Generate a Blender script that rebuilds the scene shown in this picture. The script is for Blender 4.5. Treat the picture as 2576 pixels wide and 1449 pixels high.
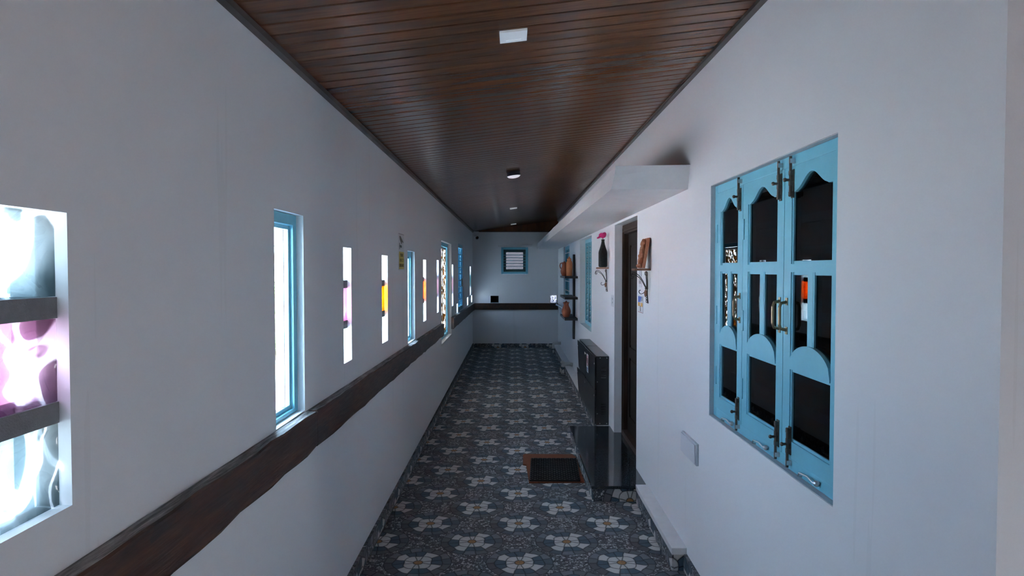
import bpy, bmesh, math, random
from mathutils import Vector, Matrix
random.seed(7)
S = bpy.context.scene
for o in list(bpy.data.objects): bpy.data.objects.remove(o)
C = S.collection

# ------------------------------------------------------------------ camera, sky, sun, exposure
F_PX = 1662.0
cam_d = bpy.data.cameras.new('camera'); cam = bpy.data.objects.new('camera', cam_d); C.objects.link(cam)
cam_d.sensor_width = 36.0; cam_d.lens = 36.0 * F_PX / 2576.0
cam_d.clip_start = 0.02; cam_d.clip_end = 300
cam.location = (0, 0, 1.726)
cam.rotation_euler = (math.radians(90) - math.atan(47.5 / F_PX), 0, math.atan(2 / F_PX))
S.camera = cam
world = bpy.data.worlds.new('world'); S.world = world; world.use_nodes = True
bg = world.node_tree.nodes['Background']
bg.inputs[0].default_value = (0.58, 0.76, 1.0, 1); bg.inputs[1].default_value = 20.0
sun_d = bpy.data.lights.new('sun', 'SUN'); sun = bpy.data.objects.new('sun', sun_d); C.objects.link(sun)
sun_d.energy = 210.0; sun_d.angle = math.radians(0.53); sun_d.color = (1.0, 0.98, 0.95)
sun.location = (20, 4, 30)
sun.rotation_euler = Vector((-0.52, 0.10, -0.85)).to_track_quat('-Z', 'Y').to_euler()
S.view_settings.view_transform = 'Standard'; S.view_settings.look = 'None'
S.view_settings.gamma = 1.0; S.view_settings.use_curve_mapping = False
S.view_settings.exposure = 0.85
try:
    S.cycles.diffuse_bounces = 8; S.cycles.max_bounces = 16; S.cycles.transparent_max_bounces = 16
except Exception: pass

# ------------------------------------------------------------------ node helpers
class NT:
    def __init__(s, name):
        s.m = bpy.data.materials.new(name); s.m.use_nodes = True
        s.t = s.m.node_tree; s.t.nodes.clear()
        s.out = s.t.nodes.new('ShaderNodeOutputMaterial')
    def n(s, typ, **kw):
        nd = s.t.nodes.new(typ)
        for k, v in kw.items(): setattr(nd, k, v)
        return nd
    def put(s, sock, v):
        if v is None: return
        if hasattr(v, 'links') or isinstance(v, bpy.types.NodeSocket): s.t.links.new(v, sock)
        else: sock.default_value = v
    def m_(s, op, a, b=None, c=None):
        nd = s.n('ShaderNodeMath', operation=op)
        s.put(nd.inputs[0], a); s.put(nd.inputs[1], b); s.put(nd.inputs[2], c)
        return nd.outputs[0]
    def mix(s, f, a, b, typ='MIX'):
        nd = s.n('ShaderNodeMix', data_type='RGBA', blend_type=typ)
        s.put(nd.inputs[0], f); s.put(nd.inputs[6], col(a)); s.put(nd.inputs[7], col(b))
        return nd.outputs[2]
    def fmix(s, f, a, b):
        nd = s.n('ShaderNodeMix', data_type='FLOAT')
        s.put(nd.inputs[0], f); s.put(nd.inputs[2], a); s.put(nd.inputs[3], b)
        return nd.outputs[0]
    def ramp(s, f, stops, interp='LINEAR'):
        nd = s.n('ShaderNodeValToRGB'); cr = nd.color_ramp; cr.interpolation = interp
        while len(cr.elements) < len(stops): cr.elements.new(0.5)
        for e, (p, c_) in zip(cr.elements, stops): e.position = p; e.color = (*c_, 1) if len(c_) == 3 else c_
        s.put(nd.inputs[0], f); return nd.outputs[0]
    def noise(s, vec, scale, detail=3, rough=0.5, dist=0.0):
        nd = s.n('ShaderNodeTexNoise'); s.put(nd.inputs['Vector'], vec)
        nd.inputs['Scale'].default_value = scale; nd.inputs['Detail'].default_value = detail
        nd.inputs['Roughness'].default_value = rough; nd.inputs['Distortion'].default_value = dist
        return nd.outputs['Fac']
    def voronoi(s, vec, scale, feature='F1', out='Color', dims='3D'):
        nd = s.n('ShaderNodeTexVoronoi', feature=feature, voronoi_dimensions=dims)
        s.put(nd.inputs['Vector'], vec); nd.inputs['Scale'].default_value = scale
        return nd.outputs[out]
    def mapping(s, vec, scale=(1, 1, 1), loc=(0, 0, 0), rot=(0, 0, 0)):
        nd = s.n('ShaderNodeMapping'); s.put(nd.inputs[0], vec)
        nd.inputs[1].default_value = loc; nd.inputs[2].default_value = rot; nd.inputs[3].default_value = scale
        return nd.outputs[0]
    def pos(s): return s.n('ShaderNodeNewGeometry').outputs['Position']
    def obj(s): return s.n('ShaderNodeTexCoord').outputs['Object']
    def rnd(s): return s.n('ShaderNodeObjectInfo').outputs['Random']
    def bump(s, h, strength=0.2, dist=0.01):
        nd = s.n('ShaderNodeBump'); s.put(nd.inputs['Height'], h)
        nd.inputs['Strength'].default_value = strength; nd.inputs['Distance'].default_value = dist
        return nd.outputs[0]
    def bsdf(s, base, rough=0.5, metal=0.0, normal=None, spec=None, **kw):
        nd = s.n('ShaderNodeBsdfPrincipled'); s.put(nd.inputs['Base Color'], col(base))
        s.put(nd.inputs['Roughness'], rough); s.put(nd.inputs['Metallic'], metal)
        if normal is not None: s.put(nd.inputs['Normal'], normal)
        if spec is not None: s.put(nd.inputs['Specular IOR Level'], spec)
        for k, v in kw.items(): s.put(nd.inputs[k.replace('_', ' ')], v)
        s.t.links.new(nd.outputs[0], s.out.inputs[0]); return nd
    def end(s, sh): s.t.links.new(sh, s.out.inputs[0]); return s.m
def col(c):
    if isinstance(c, (tuple, list)) and len(c) == 3: return (*c, 1.0)
    return c

MAT = {}
def simple(name, base, rough=0.5, metal=0.0, var=0.12, scale=12, bump=0.0, spec=None):
    t = NT(name); p = t.obj()
    f = t.noise(p, scale, 4, 0.6)
    a = tuple(x * (1 - var) for x in base); b = tuple(min(1, x * (1 + var)) for x in base)
    c_ = t.mix(f, a, b)
    nrm = t.bump(t.noise(p, scale * 6, 3), bump, 0.003) if bump else None
    t.bsdf(c_, rough, metal, nrm, spec); MAT[name] = t.m; return t.m

def white_wall():
    t = NT('white_paint'); p = t.pos()
    big = t.noise(t.mapping(p, (1, 1, 0.5)), 0.9, 4, 0.55)
    streak = t.noise(t.mapping(p, (5, 5, 0.25)), 1.4, 3, 0.6)
    c_ = t.mix(t.m_('MULTIPLY', big, 0.8), (0.84, 0.835, 0.845), (0.78, 0.775, 0.79))
    c_ = t.mix(t.m_('MULTIPLY', t.m_('GREATER_THAN', streak, 0.66), 0.10), c_, (0.55, 0.53, 0.5))
    h = t.m_('ADD', t.noise(p, 3.2, 3), t.m_('MULTIPLY', t.noise(p, 150, 2), 0.03))
    t.bsdf(c_, 0.5, 0, t.bump(h, 0.25, 0.02), 0.35); MAT['wall'] = t.m
white_wall()
simple('white_trim', (0.74, 0.73, 0.73), 0.5, 0, 0.08, 9, 0.25)
simple('ledge_white', (0.70, 0.68, 0.68), 0.55, 0, 0.12, 14, 0.3)
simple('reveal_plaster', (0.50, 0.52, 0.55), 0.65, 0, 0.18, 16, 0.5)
simple('dark_room', (0.05, 0.05, 0.055), 0.9)  # near-black colour stands in for the lack of light in closed rooms
simple('outer_ground', (0.46, 0.47, 0.48), 0.9, 0, 0.15, 1.5)
simple('turquoise', (0.17, 0.48, 0.61), 0.42, 0, 0.10, 8, 0.15)
simple('turquoise_pale', (0.25, 0.56, 0.66), 0.45, 0, 0.10, 8, 0.15)
simple('cement', (0.15, 0.155, 0.165), 0.85, 0, 0.25, 40, 0.5)
simple('steel', (0.13, 0.105, 0.09), 0.38, 0.8, 0.4, 60)
simple('brass', (0.26, 0.20, 0.12), 0.35, 0.85, 0.35, 50)
simple('zinc', (0.55, 0.57, 0.58), 0.35, 0.7, 0.2, 50)
simple('iron', (0.018, 0.015, 0.013), 0.45, 0.4, 0.3, 40)
simple('black_paint', (0.012, 0.010, 0.010), 0.28, 0, 0.2, 20)
simple('black_shelf', (0.016, 0.015, 0.016), 0.42, 0, 0.2, 20)
simple('screw_white', (0.65, 0.65, 0.65), 0.3, 0.5)
simple('terracotta', (0.34, 0.095, 0.045), 0.72, 0, 0.22, 22, 0.3)
simple('terracotta_light', (0.46, 0.16, 0.06), 0.72, 0, 0.18, 22, 0.3)
simple('plaque_clay', (0.30, 0.115, 0.06), 0.8, 0, 0.3, 30, 0.6)
simple('plank_wood', (0.17, 0.075, 0.04), 0.65, 0, 0.35, 25, 0.4)
simple('coir', (0.19, 0.058, 0.022), 0.95, 0, 0.45, 90, 1.0)
simple('rubber', (0.010, 0.011, 0.013), 0.38, 0, 0.2, 30)
simple('plastic_white', (0.70, 0.72, 0.76), 0.4, 0, 0.03, 9)
simple('plastic_grey', (0.52, 0.54, 0.58), 0.45, 0, 0.05, 9)
simple('light_rim', (0.035, 0.035, 0.05), 0.4)
simple('pvc_pipe', (0.60, 0.58, 0.55), 0.5, 0, 0.12, 15)
simple('camera_black', (0.01, 0.01, 0.012), 0.2)
simple('petal_pink', (0.62, 0.015, 0.17), 0.6, 0, 0.25, 60)
simple('petal_centre', (0.75, 0.65, 0.6), 0.6)
simple('leaf', (0.10, 0.22, 0.035), 0.6, 0, 0.4, 6)
simple('bark', (0.10, 0.07, 0.045), 0.9, 0, 0.3, 20)
simple('sign_white', (0.66, 0.66, 0.68), 0.35, 0, 0.04)
simple('sign_yellow', (0.62, 0.46, 0.03), 0.4, 0, 0.05)
simple('sign_ink', (0.025, 0.03, 0.03), 0.5)
simple('sign_brown', (0.16, 0.11, 0.02), 0.5)
simple('sign_border', (0.15, 0.10, 0.10), 0.5)
simple('sign_red', (0.42, 0.02, 0.05), 0.45)
simple('sign_blue', (0.03, 0.10, 0.42), 0.45)
simple('sign_grey', (0.28, 0.28, 0.30), 0.5)
simple('sign_orange', (0.62, 0.33, 0.03), 0.45)
simple('trim_brown', (0.055, 0.042, 0.036), 0.4, 0, 0.15)
simple('aluminium', (0.55, 0.56, 0.55), 0.4, 0.3, 0.08)
simple('dark_green_paint', (0.05, 0.085, 0.08), 0.6, 0, 0.3)

def timber():
    t = NT('dark_timber'); p = t.pos()
    g = t.noise(t.mapping(p, (9, 1.1, 9)), 4, 5, 0.65, 0.8)
    fine = t.noise(t.mapping(p, (40, 3, 60)), 3, 3)
    blot = t.noise(t.mapping(p, (2, 1, 3)), 2.2, 3)
    c_ = t.ramp(g, [(0.3, (0.012, 0.006, 0.004)), (0.52, (0.045, 0.017, 0.009)), (0.75, (0.10, 0.036, 0.013))])
    c_ = t.mix(t.m_('MULTIPLY', t.m_('GREATER_THAN', blot, 0.58), 0.6), c_, (0.010, 0.008, 0.008))
    t.bsdf(c_, t.fmix(fine, 0.35, 0.6), 0, t.bump(fine, 0.25, 0.004)); MAT['timber'] = t.m
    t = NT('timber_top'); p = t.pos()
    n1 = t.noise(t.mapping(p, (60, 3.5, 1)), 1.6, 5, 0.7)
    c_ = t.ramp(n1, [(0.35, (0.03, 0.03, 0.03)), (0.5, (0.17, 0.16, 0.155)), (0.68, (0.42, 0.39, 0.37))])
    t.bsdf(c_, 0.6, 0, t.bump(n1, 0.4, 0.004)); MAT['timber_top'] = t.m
    t = NT('door_wood'); p = t.pos()
    g = t.noise(t.mapping(p, (14, 14, 0.9)), 4, 4, 0.6, 0.5)
    c_ = t.ramp(g, [(0.3, (0.004, 0.002, 0.0015)), (0.6, (0.012, 0.006, 0.004)), (0.8, (0.024, 0.011, 0.006))])
    t.bsdf(c_, 0.6, 0, t.bump(g, 0.15, 0.004), 0.15); MAT['door_wood'] = t.m
    t = NT('door_frame_wood'); p = t.pos()
    g = t.noise(t.mapping(p, (14, 14, 0.9)), 4, 4, 0.6, 0.5)
    c_ = t.ramp(g, [(0.3, (0.016, 0.008, 0.006)), (0.6, (0.040, 0.019, 0.012)), (0.8, (0.08, 0.042, 0.027))])
    t.bsdf(c_, 0.6, 0, t.bump(g, 0.2, 0.004), 0.2); MAT['door_frame_wood'] = t.m
timber()

def ceiling_board():
    t = NT('ceiling_board_wood'); p = t.pos(); r = t.rnd()
    cmb = t.n('ShaderNodeCombineXYZ'); t.put(cmb.inputs[0], t.m_('MULTIPLY', r, 37.0)); t.put(cmb.inputs[1], t.m_('MULTIPLY', r, 91.0))
    add = t.n('ShaderNodeVectorMath', operation='ADD'); t.put(add.inputs[0], p); t.put(add.inputs[1], cmb.outputs[0])
    v = add.outputs[0]
    grain = t.noise(t.mapping(v, (1.3, 26, 1)), 3.2, 5, 0.6, 0.9)
    cloud = t.noise(t.mapping(v, (1.0, 5, 1)), 1.7, 3, 0.6)
    c_ = t.ramp(grain, [(0.25, (0.105, 0.040, 0.019)), (0.5, (0.150, 0.059, 0.026)), (0.78, (0.195, 0.080, 0.034))])
    c_ = t.mix(t.ramp(cloud, [(0.45, (0, 0, 0)), (0.7, (0.75, 0.75, 0.75))]), c_, (0.075, 0.045, 0.031))
    knot = t.voronoi(t.mapping(v, (1.0, 5.5, 0)), 1.15, 'F1', 'Distance')
    c_ = t.mix(t.ramp(knot, [(0.02, (1, 1, 1)), (0.06, (0, 0, 0))]), c_, (0.008, 0.005, 0.004))
    t.bsdf(c_, t.fmix(cloud, 0.20, 0.27), 0, None, 0.2); MAT['ceiling_board'] = t.m
    simple('groove', (0.17, 0.062, 0.02), 0.5, 0, 0.3, 30)
ceiling_board()

def granite():
    t = NT('granite'); p = t.pos()
    v = t.voronoi(p, 420, 'F1', 'Color'); sp = t.n('ShaderNodeSeparateColor'); t.put(sp.inputs[0], v)
    c_ = t.mix(t.m_('GREATER_THAN', sp.outputs[0], 0.90), (0.010, 0.012, 0.015), (0.10, 0.11, 0.12))
    c_ = t.mix(t.m_('GREATER_THAN', sp.outputs[1], 0.75), c_, (0.022, 0.027, 0.033))
    t.bsdf(c_, 0.09, 0, None, 0.5); MAT['granite'] = t.m
granite()

def mosaic(name, ax, x0, y0, per=0.6, bright=1.0):
    """printed stone mosaic tile: flower roundels on a diamond lattice, crazy pebbles between"""
    t = NT(name); sp = t.n('ShaderNodeSeparateXYZ'); t.put(sp.inputs[0], t.pos())
    wob = t.n('ShaderNodeTexNoise'); wob.inputs['Scale'].default_value = 16; wob.inputs['Detail'].default_value = 1
    t.put(wob.inputs['Vector'], t.pos())
    ws = t.n('ShaderNodeSeparateColor'); t.put(ws.inputs[0], wob.outputs['Color'])
    def crd(i, o, w):
        q = t.m_('ADD', sp.outputs[ax[i]], t.m_('MULTIPLY', t.m_('SUBTRACT', ws.outputs[w], 0.5), 0.014))
        return t.m_('DIVIDE', t.m_('SUBTRACT', q, o), per)
    a = crd(0, x0, 0); b = crd(1, y0, 1)
    def cell(off):
        aa = t.m_('ADD', a, off); bb = t.m_('ADD', b, off)
        ia = t.m_('ROUND', aa); ib = t.m_('ROUND', bb)
        dx = t.m_('SUBTRACT', aa, ia); dy = t.m_('SUBTRACT', bb, ib)
        r2 = t.m_('ADD', t.m_('MULTIPLY', dx, dx), t.m_('MULTIPLY', dy, dy))
        return dx, dy, r2, t.m_('ADD', t.m_('MULTIPLY', ia, 7.3), t.m_('ADD', t.m_('MULTIPLY', ib, 3.1), off))
    A = cell(0.0); B = cell(0.5)
    s = t.m_('LESS_THAN', B[2], A[2])
    dx = t.fmix(s, A[0], B[0]); dy = t.fmix(s, A[1], B[1]); cid = t.fmix(s, A[3], B[3])
    r = t.m_('MULTIPLY', t.m_('SQRT', t.fmix(s, A[2], B[2])), per)
    th = t.m_('DIVIDE', t.m_('ARCTAN2', dy, dx), 2 * math.pi)
    def fr(x): return t.m_('FRACT', t.m_('ADD', x, 10.0))
    def band(tt, edge, n):      # metric distance to an angular edge at |tt-.5|=edge, period 1/n of a turn
        d = t.m_('ABSOLUTE', t.m_('SUBTRACT', t.m_('ABSOLUTE', t.m_('SUBTRACT', tt, 0.5)), edge))
        return t.m_('MULTIPLY', t.m_('MULTIPLY', d, 2 * math.pi / n), r)
    t1 = fr(t.m_('MULTIPLY', th, 4.0)); e1 = band(t1, 0.33, 4)
    t2 = fr(t.m_('ADD', t.m_('MULTIPLY', t.m_('SUBTRACT', th, 57 / 360), 4.0), 0.5))
    white2 = t.m_('LESS_THAN', t.m_('ABSOLUTE', t.m_('SUBTRACT', t2, 0.5)), 0.205)
    e2 = t.m_('MINIMUM', band(t2, 0.205, 4), band(t2, 0.5, 4))
    N3 = 15.0; t3r = t.m_('ADD', t.m_('MULTIPLY', th, N3), 20.3); t3 = t.m_('FRACT', t3r); e3 = band(t3, 0.5, N3)
    rp = t.m_('ADD', r, t.m_('MULTIPLY', t.m_('COSINE', t.m_('MULTIPLY', t1, 2 * math.pi)), 0.006))
    ro = t.m_('ADD', r, t.m_('MULTIPLY', t.m_('SINE', t.m_('MULTIPLY', th, 2 * math.pi * 7)), 0.005))
    wn = t.n('ShaderNodeTexWhiteNoise', noise_dimensions='2D'); cb = t.n('ShaderNodeCombineXYZ')
    t.put(cb.inputs[0], t.m_('FLOOR', t3r)); t.put(cb.inputs[1], 3.7); t.put(wn.inputs[0], cb.outputs[0])
    grain = t.noise(t.pos(), 160, 3, 0.6); g2 = t.noise(t.pos(), 14, 2)
    c3 = t.ramp(wn.outputs[0], [(0.0, (0.095, 0.12, 0.145)), (0.3, (0.14, 0.145, 0.155)), (0.6, (0.20, 0.21, 0.23)), (0.8, (0.105, 0.10, 0.105)), (1.0, (0.24, 0.25, 0.27))], 'CONSTANT')
    cw = t.mix(g2, (0.72, 0.70, 0.67), (0.60, 0.59, 0.575))
    c2 = t.mix(white2, (0.075, 0.115, 0.15), cw)
    cc = t.mix(t.m_('LESS_THAN', ro, 0.145), c3, c2)
    cc = t.mix(t.m_('LESS_THAN', rp, 0.086), cc, cw)
    cc = t.mix(t.m_('LESS_THAN', r, 0.027), cc, (0.42, 0.22, 0.085))
    ed = t.fmix(t.m_('LESS_THAN', ro, 0.145), e3, e2)
    ed = t.fmix(t.m_('LESS_THAN', rp, 0.086), ed, e1)
    ed = t.fmix(t.m_('LESS_THAN', r, 0.027), ed, 1.0)
    for rr, rv in ((0.0275, r), (0.086, rp), (0.145, ro), (0.198, r)):
        ed = t.m_('MINIMUM', ed, t.m_('ABSOLUTE', t.m_('SUBTRACT', rv, rr)))
    grout = t.ramp(ed, [(0.0026, (1, 1, 1)), (0.0044, (0, 0, 0))])
    cc = t.mix(grout, cc, (0.008, 0.009, 0.011))
    # pebbles outside the roundel
    vc = t.voronoi(t.pos(), 62, 'F1', 'Color'); vs = t.n('ShaderNodeSeparateColor'); t.put(vs.inputs[0], vc)
    ve = t.voronoi(t.pos(), 62, 'DISTANCE_TO_EDGE', 'Distance')
    pc = t.ramp(vs.outputs[0], [(0.0, (0.11, 0.112, 0.12)), (0.3, (0.22, 0.22, 0.23)), (0.5, (0.10, 0.10, 0.11)), (0.62, (0.42, 0.415, 0.42)), (0.85, (0.55, 0.54, 0.54))], 'CONSTANT')
    pc = t.mix(t.ramp(ve, [(0.04, (1, 1, 1)), (0.1, (0, 0, 0))]), pc, (0.03, 0.031, 0.034))
    cc = t.mix(t.m_('GREATER_THAN', r, 0.1995), cc, pc)
    cc = t.mix(t.m_('MULTIPLY', grain, 0.3), cc, (0.02, 0.02, 0.024))
    t.bsdf(cc, t.fmix(grain, 0.5, 0.65), 0, t.bump(t.m_('MULTIPLY', grout, -1), 0.15, 0.002), 0.22); MAT[name] = t.m
mosaic('mosaic_floor', (0, 1), 0.041, 3.84)
mosaic('mosaic_side', (1, 2), 0.10, -0.06)
mosaic('mosaic_end', (0, 2), 0.87, 0.0, 0.6)
simple('tile_edge', (0.10, 0.10, 0.105), 0.6)

def glasses():
    def pane(name, tint, rough=0.03, ior=1.5):
        t = NT(name); tr = t.n('ShaderNodeBsdfTransparent'); tr.inputs[0].default_value = (*tint, 1)
        gl = t.n('ShaderNodeBsdfGlossy'); gl.inputs['Roughness'].default_value = rough
        fz = t.n('ShaderNodeFresnel'); t.put(fz.inputs[0], t.fmix(t.n('ShaderNodeNewGeometry').outputs['Backfacing'], ior, 1 / ior))
        mx = t.n('ShaderNodeMixShader'); t.put(mx.inputs[0], fz.outputs[0])
        t.t.links.new(tr.outputs[0], mx.inputs[1]); t.t.links.new(gl.outputs[0], mx.inputs[2])
        t.end(mx.outputs[0]); MAT[name] = t.m
    pane('glass_clear', (0.9, 0.95, 0.97)); pane('glass_dark', (0.20, 0.24, 0.27), 0.01, 1.36)
    pane('glass_blue', (0.015, 0.075, 0.12)); pane('glass_teal', (0.16, 0.36, 0.44))
    def block(name, tint):
        t = NT(name); g = t.n('ShaderNodeBsdfGlass'); g.inputs['Color'].default_value = (*tint, 1)
        g.inputs['IOR'].default_value = 1.45; g.inputs['Roughness'].default_value = 0.02
        tr = t.n('ShaderNodeBsdfTransparent'); tr.inputs[0].default_value = (*tint, 1)
        tl = t.n('ShaderNodeBsdfTranslucent'); tl.inputs[0].default_value = (*[x ** 0.6 for x in tint], 1)
        mx = t.n('ShaderNodeMixShader'); mx.inputs[0].default_value = 0.55
        t.t.links.new(g.outputs[0], mx.inputs[1]); t.t.links.new(tr.outputs[0], mx.inputs[2])
        m2 = t.n('ShaderNodeMixShader'); m2.inputs[0].default_value = 0.12
        t.t.links.new(mx.outputs[0], m2.inputs[1]); t.t.links.new(tl.outputs[0], m2.inputs[2])
        t.end(m2.outputs[0]); MAT[name] = t.m
    block('block_clear', (0.90, 0.97, 0.98)); block('block_pink', (0.86, 0.50, 0.66)); block('block_orange', (1.0, 0.46, 0.03))
    block('block_red', (1.0, 0.30, 0.04)); block('block_teal', (0.03, 0.16, 0.155)); block('block_rose', (0.34, 0.24, 0.27)); block('block_dimmed', (0.58, 0.63, 0.67)); block('block_dark', (0.10, 0.12, 0.13))  # grey tint among these dims the far blocks to keep the far end darker
    def swirl(name, lo, mid, hi):
        t = NT(name); p = t.pos(); n1 = t.noise(t.mapping(p, (1, 1.0, 0.62)), 6.0, 1, 0.5, 1.3)
        cc = t.ramp(n1, [(0.40, lo), (0.475, mid), (0.50, hi), (0.56, hi), (0.58, mid), (0.66, lo)])  # bright bands paint the sky refracted through the ripples into the tint
        tr = t.n('ShaderNodeBsdfTransparent'); t.put(tr.inputs[0], cc)
        g = t.n('ShaderNodeBsdfGlossy'); g.inputs['Roughness'].default_value = 0.05
        fz = t.n('ShaderNodeFresnel'); t.put(fz.inputs[0], t.fmix(t.n('ShaderNodeNewGeometry').outputs['Backfacing'], 1.4, 1 / 1.4))
        mx = t.n('ShaderNodeMixShader'); t.put(mx.inputs[0], t.m_('MULTIPLY', fz.outputs[0], 0.5))
        t.t.links.new(tr.outputs[0], mx.inputs[1]); t.t.links.new(g.outputs[0], mx.inputs[2])
        tl = t.n('ShaderNodeBsdfTranslucent'); t.put(tl.inputs[0], cc); m2 = t.n('ShaderNodeMixShader'); m2.inputs[0].default_value = 0.25
        t.t.links.new(mx.outputs[0], m2.inputs[1]); t.t.links.new(tl.outputs[0], m2.inputs[2]); t.end(m2.outputs[0]); MAT[name] = t.m
    swirl('block_swirl_clear', (0.145, 0.185, 0.195), (0.19, 0.225, 0.235), (0.8, 0.8, 0.8)); swirl('block_swirl_pink', (0.18, 0.105, 0.15), (0.22, 0.14, 0.19), (0.8, 0.78, 0.8))
    # pebble-print glass
    t = NT('pebble_glass'); p = t.pos(); q = t.mapping(p, (0, 1, 0.62))
    c1 = t.voronoi(q, 34, 'F1', 'Color'); sc = t.n('ShaderNodeSeparateColor'); t.put(sc.inputs[0], c1)
    ed = t.voronoi(q, 34, 'DISTANCE_TO_EDGE', 'Distance')
    cc = t.ramp(sc.outputs[0], [(0.0, (0.10, 0.045, 0.010)), (0.22, (0.24, 0.13, 0.04)), (0.36, (0.9, 0.88, 0.82)), (0.55, (0.05, 0.06, 0.015)), (0.7, (0.2, 0.11, 0.035)), (0.80, (0.98, 0.96, 0.93)), (0.95, (0.02, 0.012, 0.005))], 'CONSTANT')
    cc = t.mix(t.ramp(ed, [(0.05, (1, 1, 1)), (0.12, (0, 0, 0))]), cc, (0.006, 0.006, 0.003))
    tr = t.n('ShaderNodeBsdfTransparent'); t.put(tr.inputs[0], cc)
    tl = t.n('ShaderNodeBsdfTranslucent'); t.put(tl.inputs[0], cc)
    mx = t.n('ShaderNodeMixShader'); mx.inputs[0].default_value = 0.6
    t.t.links.new(tr.outputs[0], mx.inputs[1]); t.t.links.new(tl.outputs[0], mx.inputs[2])
    t.end(mx.outputs[0]); MAT['pebble_glass'] = t.m
    # frosted louvre glass
    t = NT('frosted_glass'); p = t.pos(); nz = t.noise(t.mapping(p, (1, 1, 2)), 60, 3, 0.7)
    cc = t.mix(nz, (0.025, 0.024, 0.025), (0.14, 0.135, 0.14))
    tl = t.n('ShaderNodeBsdfTranslucent'); t.put(tl.inputs[0], cc)
    tr = t.n('ShaderNodeBsdfTransparent'); tr.inputs[0].default_value = (0.08, 0.08, 0.083, 1)
    mx = t.n('ShaderNodeMixShader'); mx.inputs[0].default_value = 0.7
    t.t.links.new(tr.outputs[0], mx.inputs[1]); t.t.links.new(tl.outputs[0], mx.inputs[2])
    t.end(mx.outputs[0]); MAT['frosted_glass'] = t.m
    # sparkling pebbled block
    t = NT('sparkle_glass'); p = t.pos(); v = t.voronoi(p, 75, 'F1', 'Color'); sc = t.n('ShaderNodeSeparateColor'); t.put(sc.inputs[0], v)
    cc = t.ramp(sc.outputs[0], [(0.0, (0.02, 0.02, 0.035)), (0.3, (0.05, 0.055, 0.08)), (0.5, (0.13, 0.14, 0.16)), (0.7, (0.22, 0.22, 0.22)), (1, (0.3, 0.3, 0.3))])
    tr = t.n('ShaderNodeBsdfTransparent'); t.put(tr.inputs[0], cc)
    tl = t.n('ShaderNodeBsdfTranslucent'); t.put(tl.inputs[0], cc)
    mx = t.n('ShaderNodeMixShader'); mx.inputs[0].default_value = 0.4
    t.t.links.new(tr.outputs[0], mx.inputs[1]); t.t.links.new(tl.outputs[0], mx.inputs[2])
    t.end(mx.outputs[0]); MAT['sparkle_glass'] = t.m
    t = NT('dark_bottle'); p = t.obj(); n1 = t.noise(p, 45, 4, 0.7)
    t.bsdf(t.ramp(n1, [(0.4, (0.005, 0.006, 0.006)), (0.62, (0.012, 0.014, 0.014)), (0.78, (0.09, 0.085, 0.08))]), t.fmix(n1, 0.35, 0.7), 0, None, 0.1); MAT['dark_bottle'] = t.m
    t = NT('lamp_diffuser'); t.bsdf((0.85, 0.84, 0.88), 0.35, 0, None, None, Emission_Color=(0.95, 0.93, 1.0, 1), Emission_Strength=0.28); MAT['lamp_diffuser'] = t.m
    t = NT('panel_glow'); t.bsdf((0.88, 0.9, 0.92), 0.4, 0, None, None, Emission_Color=(0.9, 0.95, 1.0, 1), Emission_Strength=0.10); MAT['panel_glow'] = t.m  # faint glow added to the switched-off panels and rims to brighten them
glasses()

# ------------------------------------------------------------------ mesh helpers (world coordinates in, local out)
W = {}                                   # world location of every object
def V(*a): return Vector(a)
def box(bm, x0, x1, y0, y1, z0, z1):
    vs = [bm.verts.new((x, y, z)) for x in (x0, x1) for y in (y0, y1) for z in (z0, z1)]
    for f in ((0, 1, 3, 2), (4, 6, 7, 5), (0, 4, 5, 1), (2, 3, 7, 6), (0, 2, 6, 4), (1, 5, 7, 3)): bm.faces.new([vs[i] for i in f])
    return bm
def bx(*a): return box(bmesh.new(), *a)
def hexa(bm, pts):                       # 8 corner points ordered as box()
    vs = [bm.verts.new(p) for p in pts]
    for f in ((0, 1, 3, 2), (4, 6, 7, 5), (0, 4, 5, 1), (2, 3, 7, 6), (0, 2, 6, 4), (1, 5, 7, 3)): bm.faces.new([vs[i] for i in f])
    return bm
def prism(bm, poly, ax, a, b):           # polygon in the two other axes, extruded along ax
    def P(p, q): return {'x': (q, p[0], p[1]), 'y': (p[0], q, p[1]), 'z': (p[0], p[1], q)}[ax]
    A = [bm.verts.new(P(p, a)) for p in poly]; B = [bm.verts.new(P(p, b)) for p in poly]; n = len(poly)
    f1 = bm.faces.new(A[::-1]); f2 = bm.faces.new(B)
    for i in range(n): bm.faces.new((A[i], A[(i + 1) % n], B[(i + 1) % n], B[i]))
    return bm
def lathe(bm, prof, c, n=28):
    rings = []
    for r, z in prof:
        if r < 1e-6: rings.append([bm.verts.new((c[0], c[1], c[2] + z))]); continue
        rings.append([bm.verts.new((c[0] + r * math.cos(2 * math.pi * k / n), c[1] + r * math.sin(2 * math.pi * k / n), c[2] + z)) for k in range(n)])
    for A, B in zip(rings, rings[1:]):
        if len(A) == 1 and len(B) == 1: continue
        for k in range(n):
            k2 = (k + 1) % n
            if len(A) == 1: bm.faces.new((A[0], B[k2], B[k]))
            elif len(B) == 1: bm.faces.new((A[k], A[k2], B[0]))
            else: bm.faces.new((A[k], A[k2], B[k2], B[k]))
    for R_, fl in ((rings[0], True), (rings[-1], False)):
        if len(R_) > 1: bm.faces.new(R_[::-1] if fl else R_)
    return bm
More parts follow.
